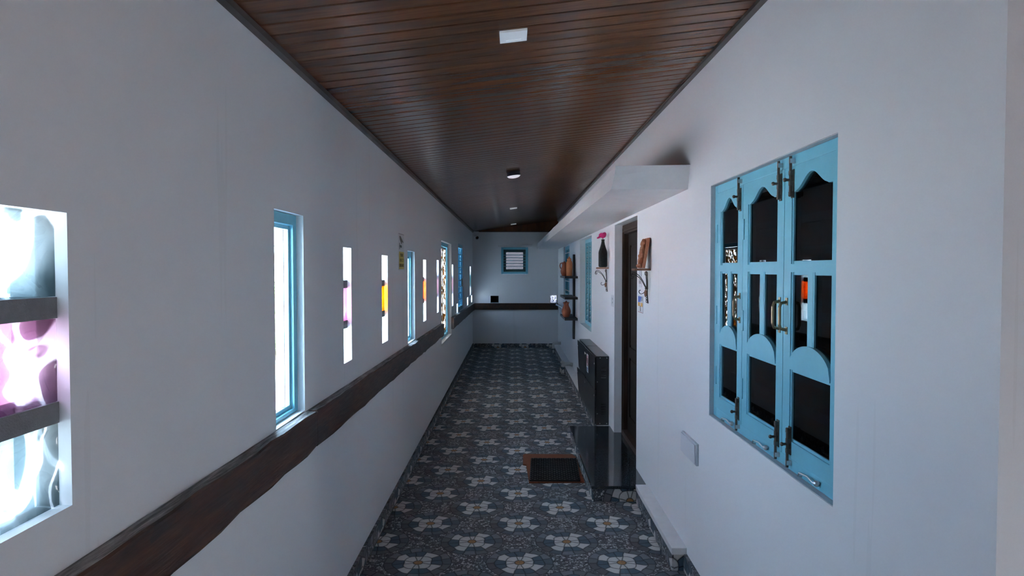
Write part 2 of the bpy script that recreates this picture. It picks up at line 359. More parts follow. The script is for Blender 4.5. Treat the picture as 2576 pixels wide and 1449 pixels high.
def tube(bm, pts, r, n=8, caps=True):
    pts = [Vector(p) for p in pts]; rings = []; up = None
    for i, p in enumerate(pts):
        d = (pts[min(i + 1, len(pts) - 1)] - pts[max(i - 1, 0)]).normalized()
        if up is None or abs(up.dot(d)) > 0.98: up = V(0, 0, 1) if abs(d.z) < 0.9 else V(1, 0, 0)
        s_ = d.cross(up).normalized(); u_ = s_.cross(d).normalized(); up = u_
        rr = r[i] if isinstance(r, (list, tuple)) else r
        rings.append([bm.verts.new(p + s_ * rr * math.cos(2 * math.pi * k / n) + u_ * rr * math.sin(2 * math.pi * k / n)) for k in range(n)])
    for A, B in zip(rings, rings[1:]):
        for k in range(n): bm.faces.new((A[k], A[(k + 1) % n], B[(k + 1) % n], B[k]))
    if caps: bm.faces.new(rings[0][::-1]); bm.faces.new(rings[-1])
    return bm
def ball(bm, c, r, seg=12, rot=None):
    m = Matrix.Translation(c) @ (rot.to_4x4() if rot else Matrix.Identity(4)) @ Matrix.Diagonal((*((r,) * 3 if not hasattr(r, '__len__') else r), 1))
    bmesh.ops.create_uvsphere(bm, u_segments=seg, v_segments=max(6, seg * 2 // 3), radius=1, matrix=m); return bm
def wall_panel(ax, a0, a1, z0, z1, t0, t1, holes):
    """wall standing in the plane (ax, z), between t0 (room side) and t1, with rectangular openings"""
    bm = bmesh.new()
    us = sorted({a0, a1, *[h[0] for h in holes], *[h[1] for h in holes]}); zs = sorted({z0, z1, *[h[2] for h in holes], *[h[3] for h in holes]})
    us = [u for u in us if a0 <= u <= a1]; zs = [z for z in zs if z0 <= z <= z1]
    solid = lambda i, j: 0 <= i < len(us) - 1 and 0 <= j < len(zs) - 1 and not any(h[0] <= us[i] and us[i + 1] <= h[1] and h[2] <= zs[j] and zs[j + 1] <= h[3] for h in holes)
    cache = {}
    def vert(u, z, t):
        k = (round(u, 5), round(z, 5), round(t, 5))
        if k not in cache: cache[k] = bm.verts.new((t, u, z) if ax == 'y' else (u, t, z))
        return cache[k]
    for i in range(len(us) - 1):
        for j in range(len(zs) - 1):
            if not solid(i, j): continue
            u0, u1, w0, w1 = us[i], us[i + 1], zs[j], zs[j + 1]
            for t in (t0, t1): bm.faces.new([vert(u0, w0, t), vert(u1, w0, t), vert(u1, w1, t), vert(u0, w1, t)])
            for di, dj, e in ((-1, 0, ((u0, w0), (u0, w1))), (1, 0, ((u1, w0), (u1, w1))), (0, -1, ((u0, w0), (u1, w0))), (0, 1, ((u0, w1), (u1, w1)))):
                if not solid(i + di, j + dj):
                    (p, q), (r_, s_) = e
                    bm.faces.new([vert(p, q, t0), vert(r_, s_, t0), vert(r_, s_, t1), vert(p, q, t1)])
    return bm
def obj(name, bm, mat, parent=None, label=None, category=None, group=None, kind=None, smooth=False, bevel=0, origin=None):
    """bm holds world coordinates; the mesh is stored relative to the thing it belongs to"""
    bmesh.ops.recalc_face_normals(bm, faces=bm.faces)
    if bevel:
        bmesh.ops.bevel(bm, geom=[e for e in bm.edges if len(e.link_faces) == 2 and e.calc_face_angle(0) > 0.5], offset=bevel, segments=2, affect='EDGES', profile=0.6)
    if origin is None:
        if parent is not None: org = W[parent.name].copy()
        else:
            xs = [v.co.x for v in bm.verts]; ys = [v.co.y for v in bm.verts]; zs = [v.co.z for v in bm.verts]
            org = V((min(xs) + max(xs)) / 2, (min(ys) + max(ys)) / 2, min(zs))
    else: org = Vector(origin)
    bmesh.ops.translate(bm, verts=bm.verts, vec=-org)
    me = bpy.data.meshes.new(name); bm.to_mesh(me); bm.free()
    for m_ in (mat if isinstance(mat, (list, tuple)) else [mat]): me.materials.append(MAT[m_])
    if smooth:
        for p in me.polygons: p.use_smooth = True
        try: me.set_sharp_from_angle(angle=math.radians(40))
        except Exception: pass
    o = bpy.data.objects.new(name, me); C.objects.link(o)
    o.location = org - (W[parent.name] if parent is not None else V(0, 0, 0)); W[o.name] = org
    if parent is not None: o.parent = parent
    tag(o, label, category, group, kind); return o
def tag(o, label=None, category=None, group=None, kind=None):
    for k, v in (('label', label), ('category', category), ('group', group), ('kind', kind)):
        if v: o[k] = v
def thing(name, loc, label, category, group=None, kind=None):
    o = bpy.data.objects.new(name, None); C.objects.link(o); o.location = loc; o.empty_display_size = 0.05
    W[o.name] = Vector(loc); tag(o, label, category, group, kind); return o
def copy_part(src, parent, loc):          # another instance that shares the mesh; loc in world
    c = src.copy(); C.objects.link(c); c.parent = parent
    c.location = Vector(loc) - (W[parent.name] if parent is not None else V(0, 0, 0)); W[c.name] = Vector(loc); return c
def text_part(name, body, size, mat, parent, M_, width=None):
    cu = bpy.data.curves.new(name, 'FONT'); cu.body = body; cu.size = size; cu.align_x = 'CENTER'; cu.align_y = 'CENTER'; cu.extrude = 0.0004
    tmp = bpy.data.objects.new(name, cu); C.objects.link(tmp); bpy.context.view_layer.update()
    me = bpy.data.meshes.new_from_object(tmp); bpy.data.objects.remove(tmp); bpy.data.curves.remove(cu)
    if width:
        w = max(v.co.x for v in me.vertices) - min(v.co.x for v in me.vertices)
        me.transform(Matrix.Diagonal((width / w, 1, 1, 1)))
    me.transform(Matrix.Translation(-W[parent.name]) @ M_); me.name = name
    me.materials.clear(); me.materials.append(MAT[mat])
    o = bpy.data.objects.new(name, me); C.objects.link(o); o.parent = parent; W[o.name] = W[parent.name].copy(); return o

XL, XR, YF = -0.88, 0.995, 14.48
SL = 0.25 / 1.875
def zc(x): return 2.545 + (x - XL) * SL
SK = 0.05                                # boards run slightly askew to the corridor

# ------------------------------------------------------------------ room shell
# openings (y0, y1, z0, z1) in the left wall
SLITS = [(1.12, 1.306, 1.255, 1.837), (3.43, 3.60, 1.232, 1.84), (4.44, 4.645, 1.224, 1.82), (6.49, 6.70, 1.208, 1.82), (7.65, 7.845, 1.216, 1.832), (9.54, 9.76, 1.186, 1.794), (13.55, 13.85, 1.184, 1.784)]
CASE = [(2.44, 2.78, 1.108, 1.95), (5.53, 5.93, 1.078, 1.88)]
PEB = (8.14, 9.46, 0.77, 2.08); LATT = (10.65, 11.90, 1.0, 2.15)
LOW = [(10.35, 10.56, 1.0, 1.18), (12.69, 13.01, 0.99, 1.177), (13.93, 14.29, 0.985, 1.168)]
obj('wall_left', wall_panel('y', -2.3, YF + 0.2, -0.1, 2.62, XL, XL - 0.115, SLITS + CASE + [PEB, LATT] + LOW + [(-1.1, -0.9, 1.1, 1.95)]), 'wall', None, 'long white plastered wall with window slits on the left of the corridor', 'wall', kind='structure')  # last opening lies unseen behind the camera, added to light the near walls
RW1 = (1.952, 3.335, 0.985, 2.145); RDOOR = (5.29, 6.46, -0.1, 2.155); RW2 = (8.35, 9.81, 0.925, 2.155); RW3 = (11.64, 12.92, 1.2, 2.155)
obj('wall_right', wall_panel('y', 1.345, YF + 0.2, -0.1, 2.95, XR, XR + 0.22, [RW1, RDOOR, RW2, RW3]), 'wall', None, 'white plastered house wall with shuttered window and door on the right', 'wall', kind='structure')
obj('reveal_lip', bx(XR, XR + .018, 1.952, 2.035, 0.985, 2.145), 'wall', bpy.data.objects['wall_right'])
FW = (-0.255, 0.333, 1.617, 2.205); FB1 = (-0.488, -0.31, 0.985, 1.142); FB2 = (0.815, 0.977, 0.985, 1.16)
obj('wall_far', wall_panel('x', XL - 0.11, XR + 0.2, -0.1, 2.9, YF, YF + 0.18, [FW, FB1, FB2]), 'wall', None, 'white end wall closing the far end of the corridor', 'wall', kind='structure')
bm = bmesh.new(); box(bm, XR + 0.22, 3.2, 1.345, 1.5, -0.1, 3.3)
obj('wall_near', bm, 'wall', None, 'greyish return of the house wall at the right edge', 'wall', kind='structure')
bm = bmesh.new(); box(bm, -1.2, 3.35, -2.4, -2.2, -0.1, 3.3); box(bm, 3.2, 3.35, -2.2, -0.8, -0.1, 3.05); box(bm, 3.2, 3.35, -0.4, 1.5, -0.1, 3.05); box(bm, 3.2, 3.35, -0.8, -0.4, 0.72, 3.05)  # low gap in the side wall is added out of view to let light in
obj('wall_back', bm, 'wall', None, 'white wall behind the camera', 'wall', kind='structure')
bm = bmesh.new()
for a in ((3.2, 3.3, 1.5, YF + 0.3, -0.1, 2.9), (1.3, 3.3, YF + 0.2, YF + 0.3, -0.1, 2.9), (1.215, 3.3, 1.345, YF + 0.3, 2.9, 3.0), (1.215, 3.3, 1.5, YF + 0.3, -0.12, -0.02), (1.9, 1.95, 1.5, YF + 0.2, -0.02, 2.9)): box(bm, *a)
obj('wall_room', bm, 'dark_room', None, 'near-black painted walls standing for unlit rooms behind the right wall', 'wall', kind='structure')

# floor: bed plus single tiles
bm = bmesh.new(); box(bm, -1.2, 3.3, -3.6, YF + 0.2, -0.12, -0.004)
fl = obj('floor', bm, 'tile_edge', None, 'corridor floor of printed stone mosaic tiles', 'floor', kind='structure')
TS = 0.3; G = 0.0009
def tile_mesh(w, d, h=0.004): return bx(-w / 2 + G, w / 2 - G, -d / 2 + G, d / 2 - G, -h, 0)
protos = {}
xj = [-0.88, -0.859, -0.559, -0.259, 0.041, 0.341, 0.641, 0.941, 0.995]
yj = [3.54 + TS * k for k in range(37)]
yj = [y for y in yj if y < YF] + [YF]
for i in range(1, len(xj) - 1):
    for j in range(len(yj) - 1):
        w = xj[i + 1] - xj[i]; d = yj[j + 1] - yj[j]; c_ = ((xj[i] + xj[i + 1]) / 2, (yj[j] + yj[j + 1]) / 2, 0)
        k = (round(w, 3), round(d, 3))
        if k not in protos:
            b_ = tile_mesh(w, d); bmesh.ops.translate(b_, verts=b_.verts, vec=c_)
            protos[k] = obj('tile', b_, 'mosaic_floor', fl, origin=c_)
        else: copy_part(protos[k], fl, c_)
bm = bmesh.new()
for i in range(-4, 14):
    for j in range(23):
        x0, y0 = -0.859 + TS * (i - 0) , 3.54 - TS * (j + 1)
        if x0 > 0.93 and y0 > 1.1: continue
        if x0 < -0.9 and y0 > 0.9: continue
        if x0 + TS > 3.2 or x0 < -1.5: continue
        box(bm, x0 + G, x0 + TS - G, y0 + G, y0 + TS - G, -0.004, 0)
obj('foreground_tiles', bm, 'mosaic_floor', fl, kind='stuff')

# ceiling: backing plus single boards
def slab_sloped(x0, x1, y0, y1, dz0, dz1):
    b_ = bmesh.new(); hexa(b_, [(x, y, zc(x) + dz) for x in (x0, x1) for y in (y0, y1) for dz in (dz0, dz1)]); return b_
ce = obj('ceiling', slab_sloped(-1.35, 4.7, -3.7, YF + 0.3, 0.012, 0.06), 'groove', None, 'sloping ceiling of glossy dark brown wood-look boards', 'ceiling', kind='structure')  # run out past the side wall, unseen, to shade the added opening from sun
BW = 0.098
def board_bm(y, x0=XL, x1=XR):
    b_ = bmesh.new(); prof = [(0.0015, 0.011), (0.007, 0.0), (BW - 0.007, 0.0), (BW - 0.0015, 0.011)]
    A = [b_.verts.new((x0, y + p + SK * (x0 - XL), zc(x0) + h)) for p, h in prof]; B = [b_.verts.new((x1, y + p + SK * (x1 - XL), zc(x1) + h)) for p, h in prof]
    for k in range(3): b_.faces.new((A[k], A[k + 1], B[k + 1], B[k]))
    b_.faces.new((A[3], A[0], B[0], B[3])); b_.faces.new(A[::-1]); b_.faces.new(B); return b_
Y0B = 2.157 - BW * 5
nb = int((YF - 0.1 - Y0B) / BW)
for k in range(nb):
    y = Y0B + BW * k
    if k == 0: pb = obj('board', board_bm(y), 'ceiling_board', ce, origin=(XL, y, zc(XL)))
    else: copy_part(pb, ce, (XL, y, zc(XL)))
bm = bmesh.new()
y = Y0B + BW * nb                              # last pieces cut against the end wall
hexa(bm, [(XL, y, zc(XL)), (XL, y, zc(XL) + .011), (XL, YF, zc(XL)), (XL, YF, zc(XL) + .011), (XR, min(y + SK * 1.87, YF - .01), zc(XR)), (XR, min(y + SK * 1.87, YF - .01), zc(XR) + .011), (XR, YF, zc(XR)), (XR, YF, zc(XR) + .011)])
obj('end_board', bm, 'ceiling_board', ce)
bm = bmesh.new(); hexa(bm, [(x, yy, zc(x) + dz) for x in (-1.3, 3.2) for yy in (-3.5, Y0B + (x > 0) * 0.01) for dz in (0, 0.011)])
obj('porch_boards', bm, 'ceiling_board', ce, kind='stuff')
# cladding triangle on top of the end wall
bm = bmesh.new()
x = XL; n_ = 19; dx = (XR - XL) / n_
prot = []
cl = thing('wall_cladding', (0.06, YF - 0.012, 2.545), 'dark brown board triangle above the white end wall', 'cladding', kind='structure')
for k in range(n_):
    xa, xb = XL + dx * k + 0.001, XL + dx * (k + 1) - 0.001
    if zc(xb) - 2.545 < 0.02: continue
    b_ = bmesh.new(); prism(b_, [(xa, 2.545), (xb, 2.545), (xb, zc(xb)), (xa, zc(xa))], 'y', YF - 0.014, YF - 0.001)
    obj('board', b_, 'ceiling_board', cl)
b_ = bmesh.new(); prism(b_, [(XL + .05, 2.549), (XR, 2.549), (XR, zc(XR) + .012), (XL + .05, zc(XL + .05) + .012)], 'y', YF - .0008, YF - .0002); obj('backing', b_, 'trim_brown', cl)
bm = bx(XL, XR, YF - 0.02, YF - 0.001, 2.535, 2.549); obj('edge_strip', bm, 'trim_brown', cl)
bm = bmesh.new(); hexa(bm, [(x, y, zc(XL) + z) for x in (XL, XL + 0.028) for y in (0.95, YF) for z in (-0.022, 0.0)])
obj('trim_1', bm, 'trim_brown', None, 'narrow dark strip where the ceiling meets the left wall', 'trim', kind='structure')
bm = bmesh.new(); hexa(bm, [(x, y, zc(XR) + z) for x in (XR - 0.028, XR) for y in (1.345, YF) for z in (-0.02, -0.002)])
obj('trim_2', bm, 'trim_brown', None, 'narrow dark strip where the ceiling meets the right wall', 'trim', kind='structure')

# skirting tiles
def skirting(name, label, ax, t0, t1, a0, a1, h, mat):
    base = ((t0 + t1) / 2, (a0 + a1) / 2, 0) if ax == 'y' else ((a0 + a1) / 2, (t0 + t1) / 2, 0)
    r_ = thing(name, base, label, 'skirting', kind='structure'); pr = {}; a = a0
    while a < a1 - 0.01:
        b = min(a + TS, a1); L_ = round(b - a, 4); mid = (a + b) / 2
        loc = ((t0 + t1) / 2, mid, 0) if ax == 'y' else (mid, (t0 + t1) / 2, 0)
        if L_ not in pr:
            bm = bx(t0, t1, a + G, b - G, 0, h) if ax == 'y' else bx(a + G, b - G, t0, t1, 0, h)
            pr[L_] = obj('tile', bm, mat, r_, origin=loc)
        else: copy_part(pr[L_], r_, loc)
        a = b
    return r_
skirting('baseboard_left', 'mosaic tile skirting along the foot of the left wall', 'y', XL, -0.863, 0.95, YF - 0.012, 0.098, 'mosaic_side')
skirting('baseboard_far', 'mosaic tile skirting along the foot of the end wall', 'x', YF - 0.012, YF, XL, XR, 0.093, 'mosaic_end')
skirting('baseboard_right', 'mosaic tile skirting at the foot of the right wall nearest the camera', 'y', 0.978, XR, 1.345, 3.735, 0.098, 'mosaic_side')

# ------------------------------------------------------------------ outside
obj('ground', bx(-45, -0.96, -30, 50, -0.3, -0.12), 'outer_ground', None, 'pale sunlit ground outside the left wall', 'ground', kind='structure')
obj('end_ground', bx(-0.95, 45, YF + 0.32, 50, -0.3, -0.12), 'outer_ground', None, 'pale sunlit ground beyond the end wall', 'ground', kind='structure')
obj('side_ground', bx(3.36, 45, -30, YF + 0.31, -0.3, -0.12), 'outer_ground', None, 'pale ground on the far side of the house', 'ground', kind='structure')
def shrub(loc, h, seed, label):
    rg = random.Random(seed); t = thing('shrub', loc, label, 'shrub', 'shrubs outside the left windows')
    st = bmesh.new(); bm = bmesh.new()
    for k in range(7):
        a = rg.uniform(0, 6.28); tip = V(loc[0] + math.cos(a) * h * .3 * rg.random(), loc[1] + math.sin(a) * h * .3 * rg.random(), loc[2] + h * rg.uniform(.75, 1))
        b0 = Vector(loc); md = (b0 + tip) / 2 + V(rg.uniform(-.1, .1), rg.uniform(-.1, .1), 0)
        tube(st, [b0, md, tip], [.03, .02, .006], 5)
        for q in range(130):
            f = rg.uniform(.15, 1); p = b0.lerp(tip, f) + V(rg.gauss(0, .2), rg.gauss(0, .2), rg.gauss(0, .12)) * h * .5
            if p.z < loc[2] + .04: continue
            d = V(rg.uniform(-1, 1), rg.uniform(-1, 1), rg.uniform(-.4, .6)).normalized(); s_ = d.cross(V(0, 0, 1)).normalized(); L_ = rg.uniform(.07, .14)
            vs = [bm.verts.new(p), bm.verts.new(p + d * L_ * .5 + s_ * L_ * .28), bm.verts.new(p + d * L_), bm.verts.new(p + d * L_ * .5 - s_ * L_ * .28)]
            bm.faces.new(vs)
    obj('stem', st, 'bark', t); obj('foliage', bm, 'leaf', t)
for i, (x, y, h) in enumerate([(-4.6, 12.9, 2.0), (-5.2, 14.6, 2.4), (-6.2, 18.0, 2.6)]):
    shrub((x, y, -0.12), h, 11 + i, ['low leafy green shrub outside, nearest to the left wall', 'leafy green shrub outside, between two others', 'tallest leafy green shrub outside, farthest from the house'][i])

# ------------------------------------------------------------------ left wall windows
BL = bmesh.new()
def block_bm(y0, y1, z0, z1, x0=-0.945, x1=-0.905, seed=0, flip='y'):
    """hollow-looking glass block: rounded rim, rippled face"""
    n = 16; bm = bmesh.new(); rg = random.Random(seed); ph = [rg.uniform(0, 6.28) for _ in range(4)]
    g = []
    for i in range(n + 1):
        row = []
        for j in range(n + 1):
            u, v = i / n, j / n; ed = min(u, v, 1 - u, 1 - v)
            rim = min(1, ed / 0.09)
            wv = math.sin(7 * u + 3 * math.sin(4 * v + ph[0]) + ph[1]) * math.cos(5 * v + 2.4 * u + ph[2])
            x = x1 - 0.010 * rim + (0.0075 * wv * rim if ed > 0.06 else 0)
            row.append(bm.verts.new((x, y0 + (y1 - y0) * u, z0 + (z1 - z0) * v)))
        g.append(row)
    for i in range(n):
        for j in range(n): bm.faces.new((g[i][j], g[i + 1][j], g[i + 1][j + 1], g[i][j + 1]))
    bd = [g[i][0] for i in range(n + 1)] + [g[n][j] for j in range(1, n + 1)] + [g[i][n] for i in range(n - 1, -1, -1)] + [g[0][j] for j in range(n - 1, 0, -1)]
    bk = [bm.verts.new((x0, v.co.y, v.co.z)) for v in bd]
    for i in range(len(bd)): bm.faces.new((bd[i], bd[(i + 1) % len(bd)], bk[(i + 1) % len(bd)], bk[i]))
    bm.faces.new(bk); return bm
wn = [0]
def window(loc, label, group=None):
    wn[0] += 1; return thing('window_%d' % wn[0], loc, label, 'window', group, 'structure')
sl_lab = ['tall slit window of three glass blocks cut by the left picture edge', 'glass block slit with pink middle block, right of the open blue-framed window', 'glass block slit with bright orange middle block left of the camera sign', 'glass block slit with orange-red middle block, right of the second blue-framed window', 'glass block slit with pale rose middle, just left of the pebble glass window', 'narrow glass block slit between pebble glass window and blue lattice window', 'farthest glass block slit with teal middle block near the end wall']
sl_mid = ['block_swirl_pink', 'block_pink', 'block_orange', 'block_red', 'block_rose', 'block_rose', 'block_teal']
for i, (y0, y1, z0, z1) in enumerate(SLITS):
    t = window((-0.945, (y0 + y1) / 2, z0), sl_lab[i], 'glass block slits in the left wall')
    mo = 0.042; bh = (z1 - z0 - 2 * mo) / 3
    for k in range(3):
        za = z0 + k * (bh + mo)
        obj('glass_block', block_bm(y0 + .001, y1 - .001, za + .001, za + bh - .001, seed=i * 3 + k), sl_mid[i] if k == 1 else ('block_swirl_clear' if i == 0 else 'block_clear' if i < 4 else 'block_dimmed'), t, 'coloured glass block' if k == 1 else None, smooth=True)
        if k < 2: obj('mortar_joint', bx(-0.99, -0.902, y0 + .001, y1 - .001, za + bh, za + bh + mo), 'cement', t)
low_lab = ['small square block opening on the rail just left of the blue lattice window', 'small square block opening on the rail between lattice window and far corner', 'small square block opening on the rail right in the far left corner']
for i, (y0, y1, z0, z1) in enumerate(LOW):
    t = window((-0.945, (y0 + y1) / 2, z0), low_lab[i], 'small block openings above the rail')
    obj('glass_block', block_bm(y0 + .001, y1 - .001, z0 + .03, z1 - .001, seed=40 + i), 'block_dimmed', t, smooth=True)
    obj('sill', bx(-0.99, -0.881, y0 + .001, y1 - .001, z0 + .001, z0 + .03), 'white_trim', t)
def ring_frame(bm, x0, x1, y0, y1, z0, z1, w, wb=None):
    wb = wb or w
    box(bm, x0, x1, y0, y0 + w, z0, z1); box(bm, x0, x1, y1 - w, y1, z0, z1)
    box(bm, x0, x1, y0 + w, y1 - w, z1 - w, z1); box(bm, x0, x1, y0 + w, y1 - w, z0, z0 + wb); return bm
cs_lab = ['tall narrow turquoise-framed window, first and largest bright opening in the left wall', 'narrow turquoise-framed window right of the camera sign']
for i, (y0, y1, z0, z1) in enumerate(CASE):
    t = window((-0.93, (y0 + y1) / 2, z0), cs_lab[i], 'narrow turquoise casements in the left wall')
    obj('sill', bx(-0.99, -0.881, y0 + .001, y1 - .001, z0 + .001, z0 + .02), 'white_trim', t)
    obj('frame', ring_frame(bmesh.new(), -0.955, -0.91, y0 + .001, y1 - .001, z0 + .022, z1 - .001, 0.042, 0.016), 'turquoise', t)
    obj('sash', ring_frame(bmesh.new(), -0.945, -0.925, y0 + .043, y1 - .043, z0 + .039, z1 - .045, 0.016), 'turquoise_pale', t)
    obj('pane', bx(-0.937, -0.933, y0 + .06, y1 - .06, z0 + .056, z1 - .062), 'glass_clear', t)
    obj('sash_bar', bx(-0.942, -0.925, y1 - .115, y1 - .110, z0 + .056, z1 - .062), 'steel', t)
# pebble glass slider
y0, y1, z0, z1 = PEB
t = window((-0.93, (y0 + y1) / 2, z0), 'wide pebble-patterned glass window cutting through the timber rail')
obj('sill', bx(-0.99, -0.874, y0 + .001, y1 - .001, z0 + .001, z0 + .03), 'white_trim', t)
obj('frame', ring_frame(bmesh.new(), -0.97, -0.925, y0 + .001, y1 - .06, z0 + .031, z1 - .001, 0.05, 0.04), 'turquoise', t)
obj('jamb_board', bx(-0.97, -0.915, y1 - .059, y1 - .002, z0 + .031, z1 - .001), 'wall', t)
for k, (ya, yb, xo) in enumerate(((y0 + .055, 8.80, -0.940), (8.76, y1 - .115, -0.955))):
    s_ = obj('sash', ring_frame(bmesh.new(), xo - .010, xo + .010, ya, yb, z0 + .075, z1 - .055, 0.03), 'aluminium', t)
    obj('pane', bx(xo - .002, xo + .002, ya + .031, yb - .031, z0 + .106, z1 - .086), 'pebble_glass', s_)
# blue lattice window
y0, y1, z0, z1 = LATT
t = window((-0.93, (y0 + y1) / 2, z0), 'closed blue lattice window with small textured panes near the far left corner')
obj('sill', bx(-0.99, -0.881, y0 + .001, y1 - .001, z0 + .001, z0 + .025), 'white_trim', t)
obj('frame', ring_frame(bmesh.new(), -0.96, -0.90, y0 + .001, y1 - .05, z0 + .026, z1 - .001, 0.06), 'turquoise', t)
obj('jamb_board', bx(-0.96, -0.905, y1 - .0495, y1 - .001, z0 + .026, z1 - .001), 'wall', t)
ncol, nrow = 3, 9; ya, yb, za, zb = y0 + .062, y1 - .112, z0 + .088, z1 - .063
for c_ in range(1, ncol): obj('mullion', bx(-0.95, -0.915, ya + (yb - ya) * c_ / ncol - .018, ya + (yb - ya) * c_ / ncol + .018, za, zb), 'turquoise', t)
for r_ in range(1, nrow): obj('glazing_bar', bx(-0.934, -0.912, ya, yb, za + (zb - za) * r_ / nrow - .006, za + (zb - za) * r_ / nrow + .006), 'turquoise', t)
for c_ in range(ncol):
    for r_ in range(nrow):
        obj('pane', bx(-0.944, -0.940, ya + (yb - ya) * c_ / ncol + .019 * (c_ > 0), ya + (yb - ya) * (c_ + 1) / ncol - .019 * (c_ < 2), za + (zb - za) * r_ / nrow + .002, za + (zb - za) * (r_ + 1) / nrow - .002), 'glass_blue', t)
obj('latch', bx(-0.914, -0.895, yb - .03, yb - .012, 1.42, 1.56), 'brass', t)

# end wall window, blocks
x0, x1, z0, z1 = FW
t = window(((x0 + x1) / 2, YF + .05, z0), 'small square louvred window with turquoise frame in the end wall')
bm = bmesh.new(); w = .052
for a in ((x0, x0 + w, z0, z1), (x1 - w, x1, z0, z1), (x0 + w, x1 - w, z1 - w, z1), (x0 + w, x1 - w, z0, z0 + w)): box(bm, a[0] + .001, a[1] - .001, YF - .012, YF + .06, a[2] + .001, a[3] - .001)
obj('frame', bm, 'turquoise', t, bevel=.004)
bm = bmesh.new(); w2 = .055; X0, X1, Z0, Z1 = x0 + w, x1 - w, z0 + w, z1 - w
for a in ((x0 + .001, X0 + w2, z0 + .001, z1 - .001), (X1 - w2, x1 - .001, z0 + .001, z1 - .001), (X0 + w2, X1 - w2, Z1 - w2, z1 - .001), (X0 + w2, X1 - w2, z0 + .001, Z0 + w2)): box(bm, a[0], a[1], YF + .09, YF + .11, a[2], a[3])
obj('inner_frame', bm, 'dark_green_paint', t)
for k in range(6):
    h = (Z1 - Z0 - 2 * w2) / 6; za = Z0 + w2 + k * h
    b_ = bmesh.new(); hexa(b_, [(x, YF + yy, za + zz) for x in (X0 + w2 - .012, X1 - w2 + .012) for yy, zz in ((.112, -.006), (.118, -.004), (.122, h - .001), (.128, h + .001))])
    obj('louvre', b_, 'frosted_glass', t)
    if k < 5: obj('bar', bx(X0 + .001, X1 - .001, YF + .07, YF + .082, za + h - .006, za + h + .006), 'turquoise', t)
obj('lintel', bx(-0.322, 0.418, YF - .022, YF - .001, 2.209, 2.25), 'white_trim', None, 'thin projecting white ledge above the end wall window', 'ledge', bevel=.004)
t = window(((FB1[0] + FB1[1]) / 2, YF + .05, FB1[2]), 'dark square glass block above the end wall rail', 'square blocks in the end wall')
bm = block_bm(FB1[0] + .012, FB1[1] - .012, FB1[2] + .005, FB1[3] - .012, -0.08, -0.02, 60); bmesh.ops.rotate(bm, verts=bm.verts, cent=(0, 0, 0), matrix=Matrix.Rotation(-math.pi / 2, 3, 'Z')); bmesh.ops.translate(bm, verts=bm.verts, vec=(0, YF, 0))
for v in bm.verts: pass
obj('glass_block', bm, 'block_dark', t, smooth=True)
bm = bmesh.new()
for a in ((FB1[0], FB1[0] + .011, FB1[2], FB1[3]), (FB1[1] - .011, FB1[1], FB1[2], FB1[3]), (FB1[0] + .011, FB1[1] - .011, FB1[3] - .011, FB1[3])): box(bm, a[0] + .001, a[1] - .001, YF + .004, YF + .15, a[2] + .001, a[3] - .001)
obj('rim', bm, 'camera_black', t); obj('backing', bx(FB1[0] + .002, FB1[1] - .002, YF + .155, YF + .17, FB1[2] + .002, FB1[3] - .002), 'camera_black', t)
t = window(((FB2[0] + FB2[1]) / 2, YF + .05, FB2[2]), 'bright sparkling glass block above the end wall rail beside the right corner', 'square blocks in the end wall')
obj('glass_block', bx(FB2[0] + .0115, FB2[1] - .0115, YF + .02, YF + .06, FB2[2] + .001, FB2[3] - .0115), 'sparkle_glass', t)
bm = bmesh.new()
for a in ((FB2[0], FB2[0] + .011, FB2[2], FB2[3]), (FB2[1] - .011, FB2[1], FB2[2], FB2[3]), (FB2[0] + .011, FB2[1] - .011, FB2[3] - .011, FB2[3])): box(bm, a[0] + .001, a[1] - .001, YF + .004, YF + .10, a[2] + .001, a[3] - .001)
obj('rim', bm, 'cement', t)

# ------------------------------------------------------------------ timber rails
def rail_bm(ya, yb, ztop, zbot, jag=True, seed=1):
    rg = random.Random(seed); bm = bmesh.new(); n = max(2, int((yb - ya) / 0.13)); sec = []
    for i in range(n + 1):
        y = ya + (yb - ya) * i / n; j = rg.gauss(0, .0035) if jag else 0; k = rg.gauss(0, .0025)
        zt, zb = ztop(y), zbot(y)
        sec.append([bm.verts.new(p) for p in ((XL + .0005, y, zb + j), (-.842, y, zb + j), (-.838, y, zb + .01 + j), (-.839, y, zt - .006 + k), (-.844, y, zt + k), (XL + .0005, y, zt + .004))])
    for A, B in zip(sec, sec[1:]):
        for k in range(6):
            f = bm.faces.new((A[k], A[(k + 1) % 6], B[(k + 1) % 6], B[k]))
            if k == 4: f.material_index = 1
    bm.faces.new(sec[0][::-1]); bm.faces.new(sec[-1]); return bm
zt = lambda y: 1.134 - .0108 * (y - 1.27); zb = lambda y: 0.972 - .0080 * (y - 1.27)
t = thing('timber_rail', (XL, 4.4, .95), 'long dark timber rail along the left wall nearest the camera', 'rail')
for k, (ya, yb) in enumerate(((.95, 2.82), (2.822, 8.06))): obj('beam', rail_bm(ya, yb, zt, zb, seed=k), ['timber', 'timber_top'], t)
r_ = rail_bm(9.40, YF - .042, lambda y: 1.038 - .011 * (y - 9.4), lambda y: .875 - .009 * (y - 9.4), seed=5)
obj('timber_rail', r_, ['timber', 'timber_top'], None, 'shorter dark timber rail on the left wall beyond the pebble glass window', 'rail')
bm = bx(XL + .002, XR - .002, YF - .04, YF - .0005, .837, .980)
obj('timber_rail', bm, 'timber', None, 'dark timber rail across the end wall', 'rail', bevel=.003)

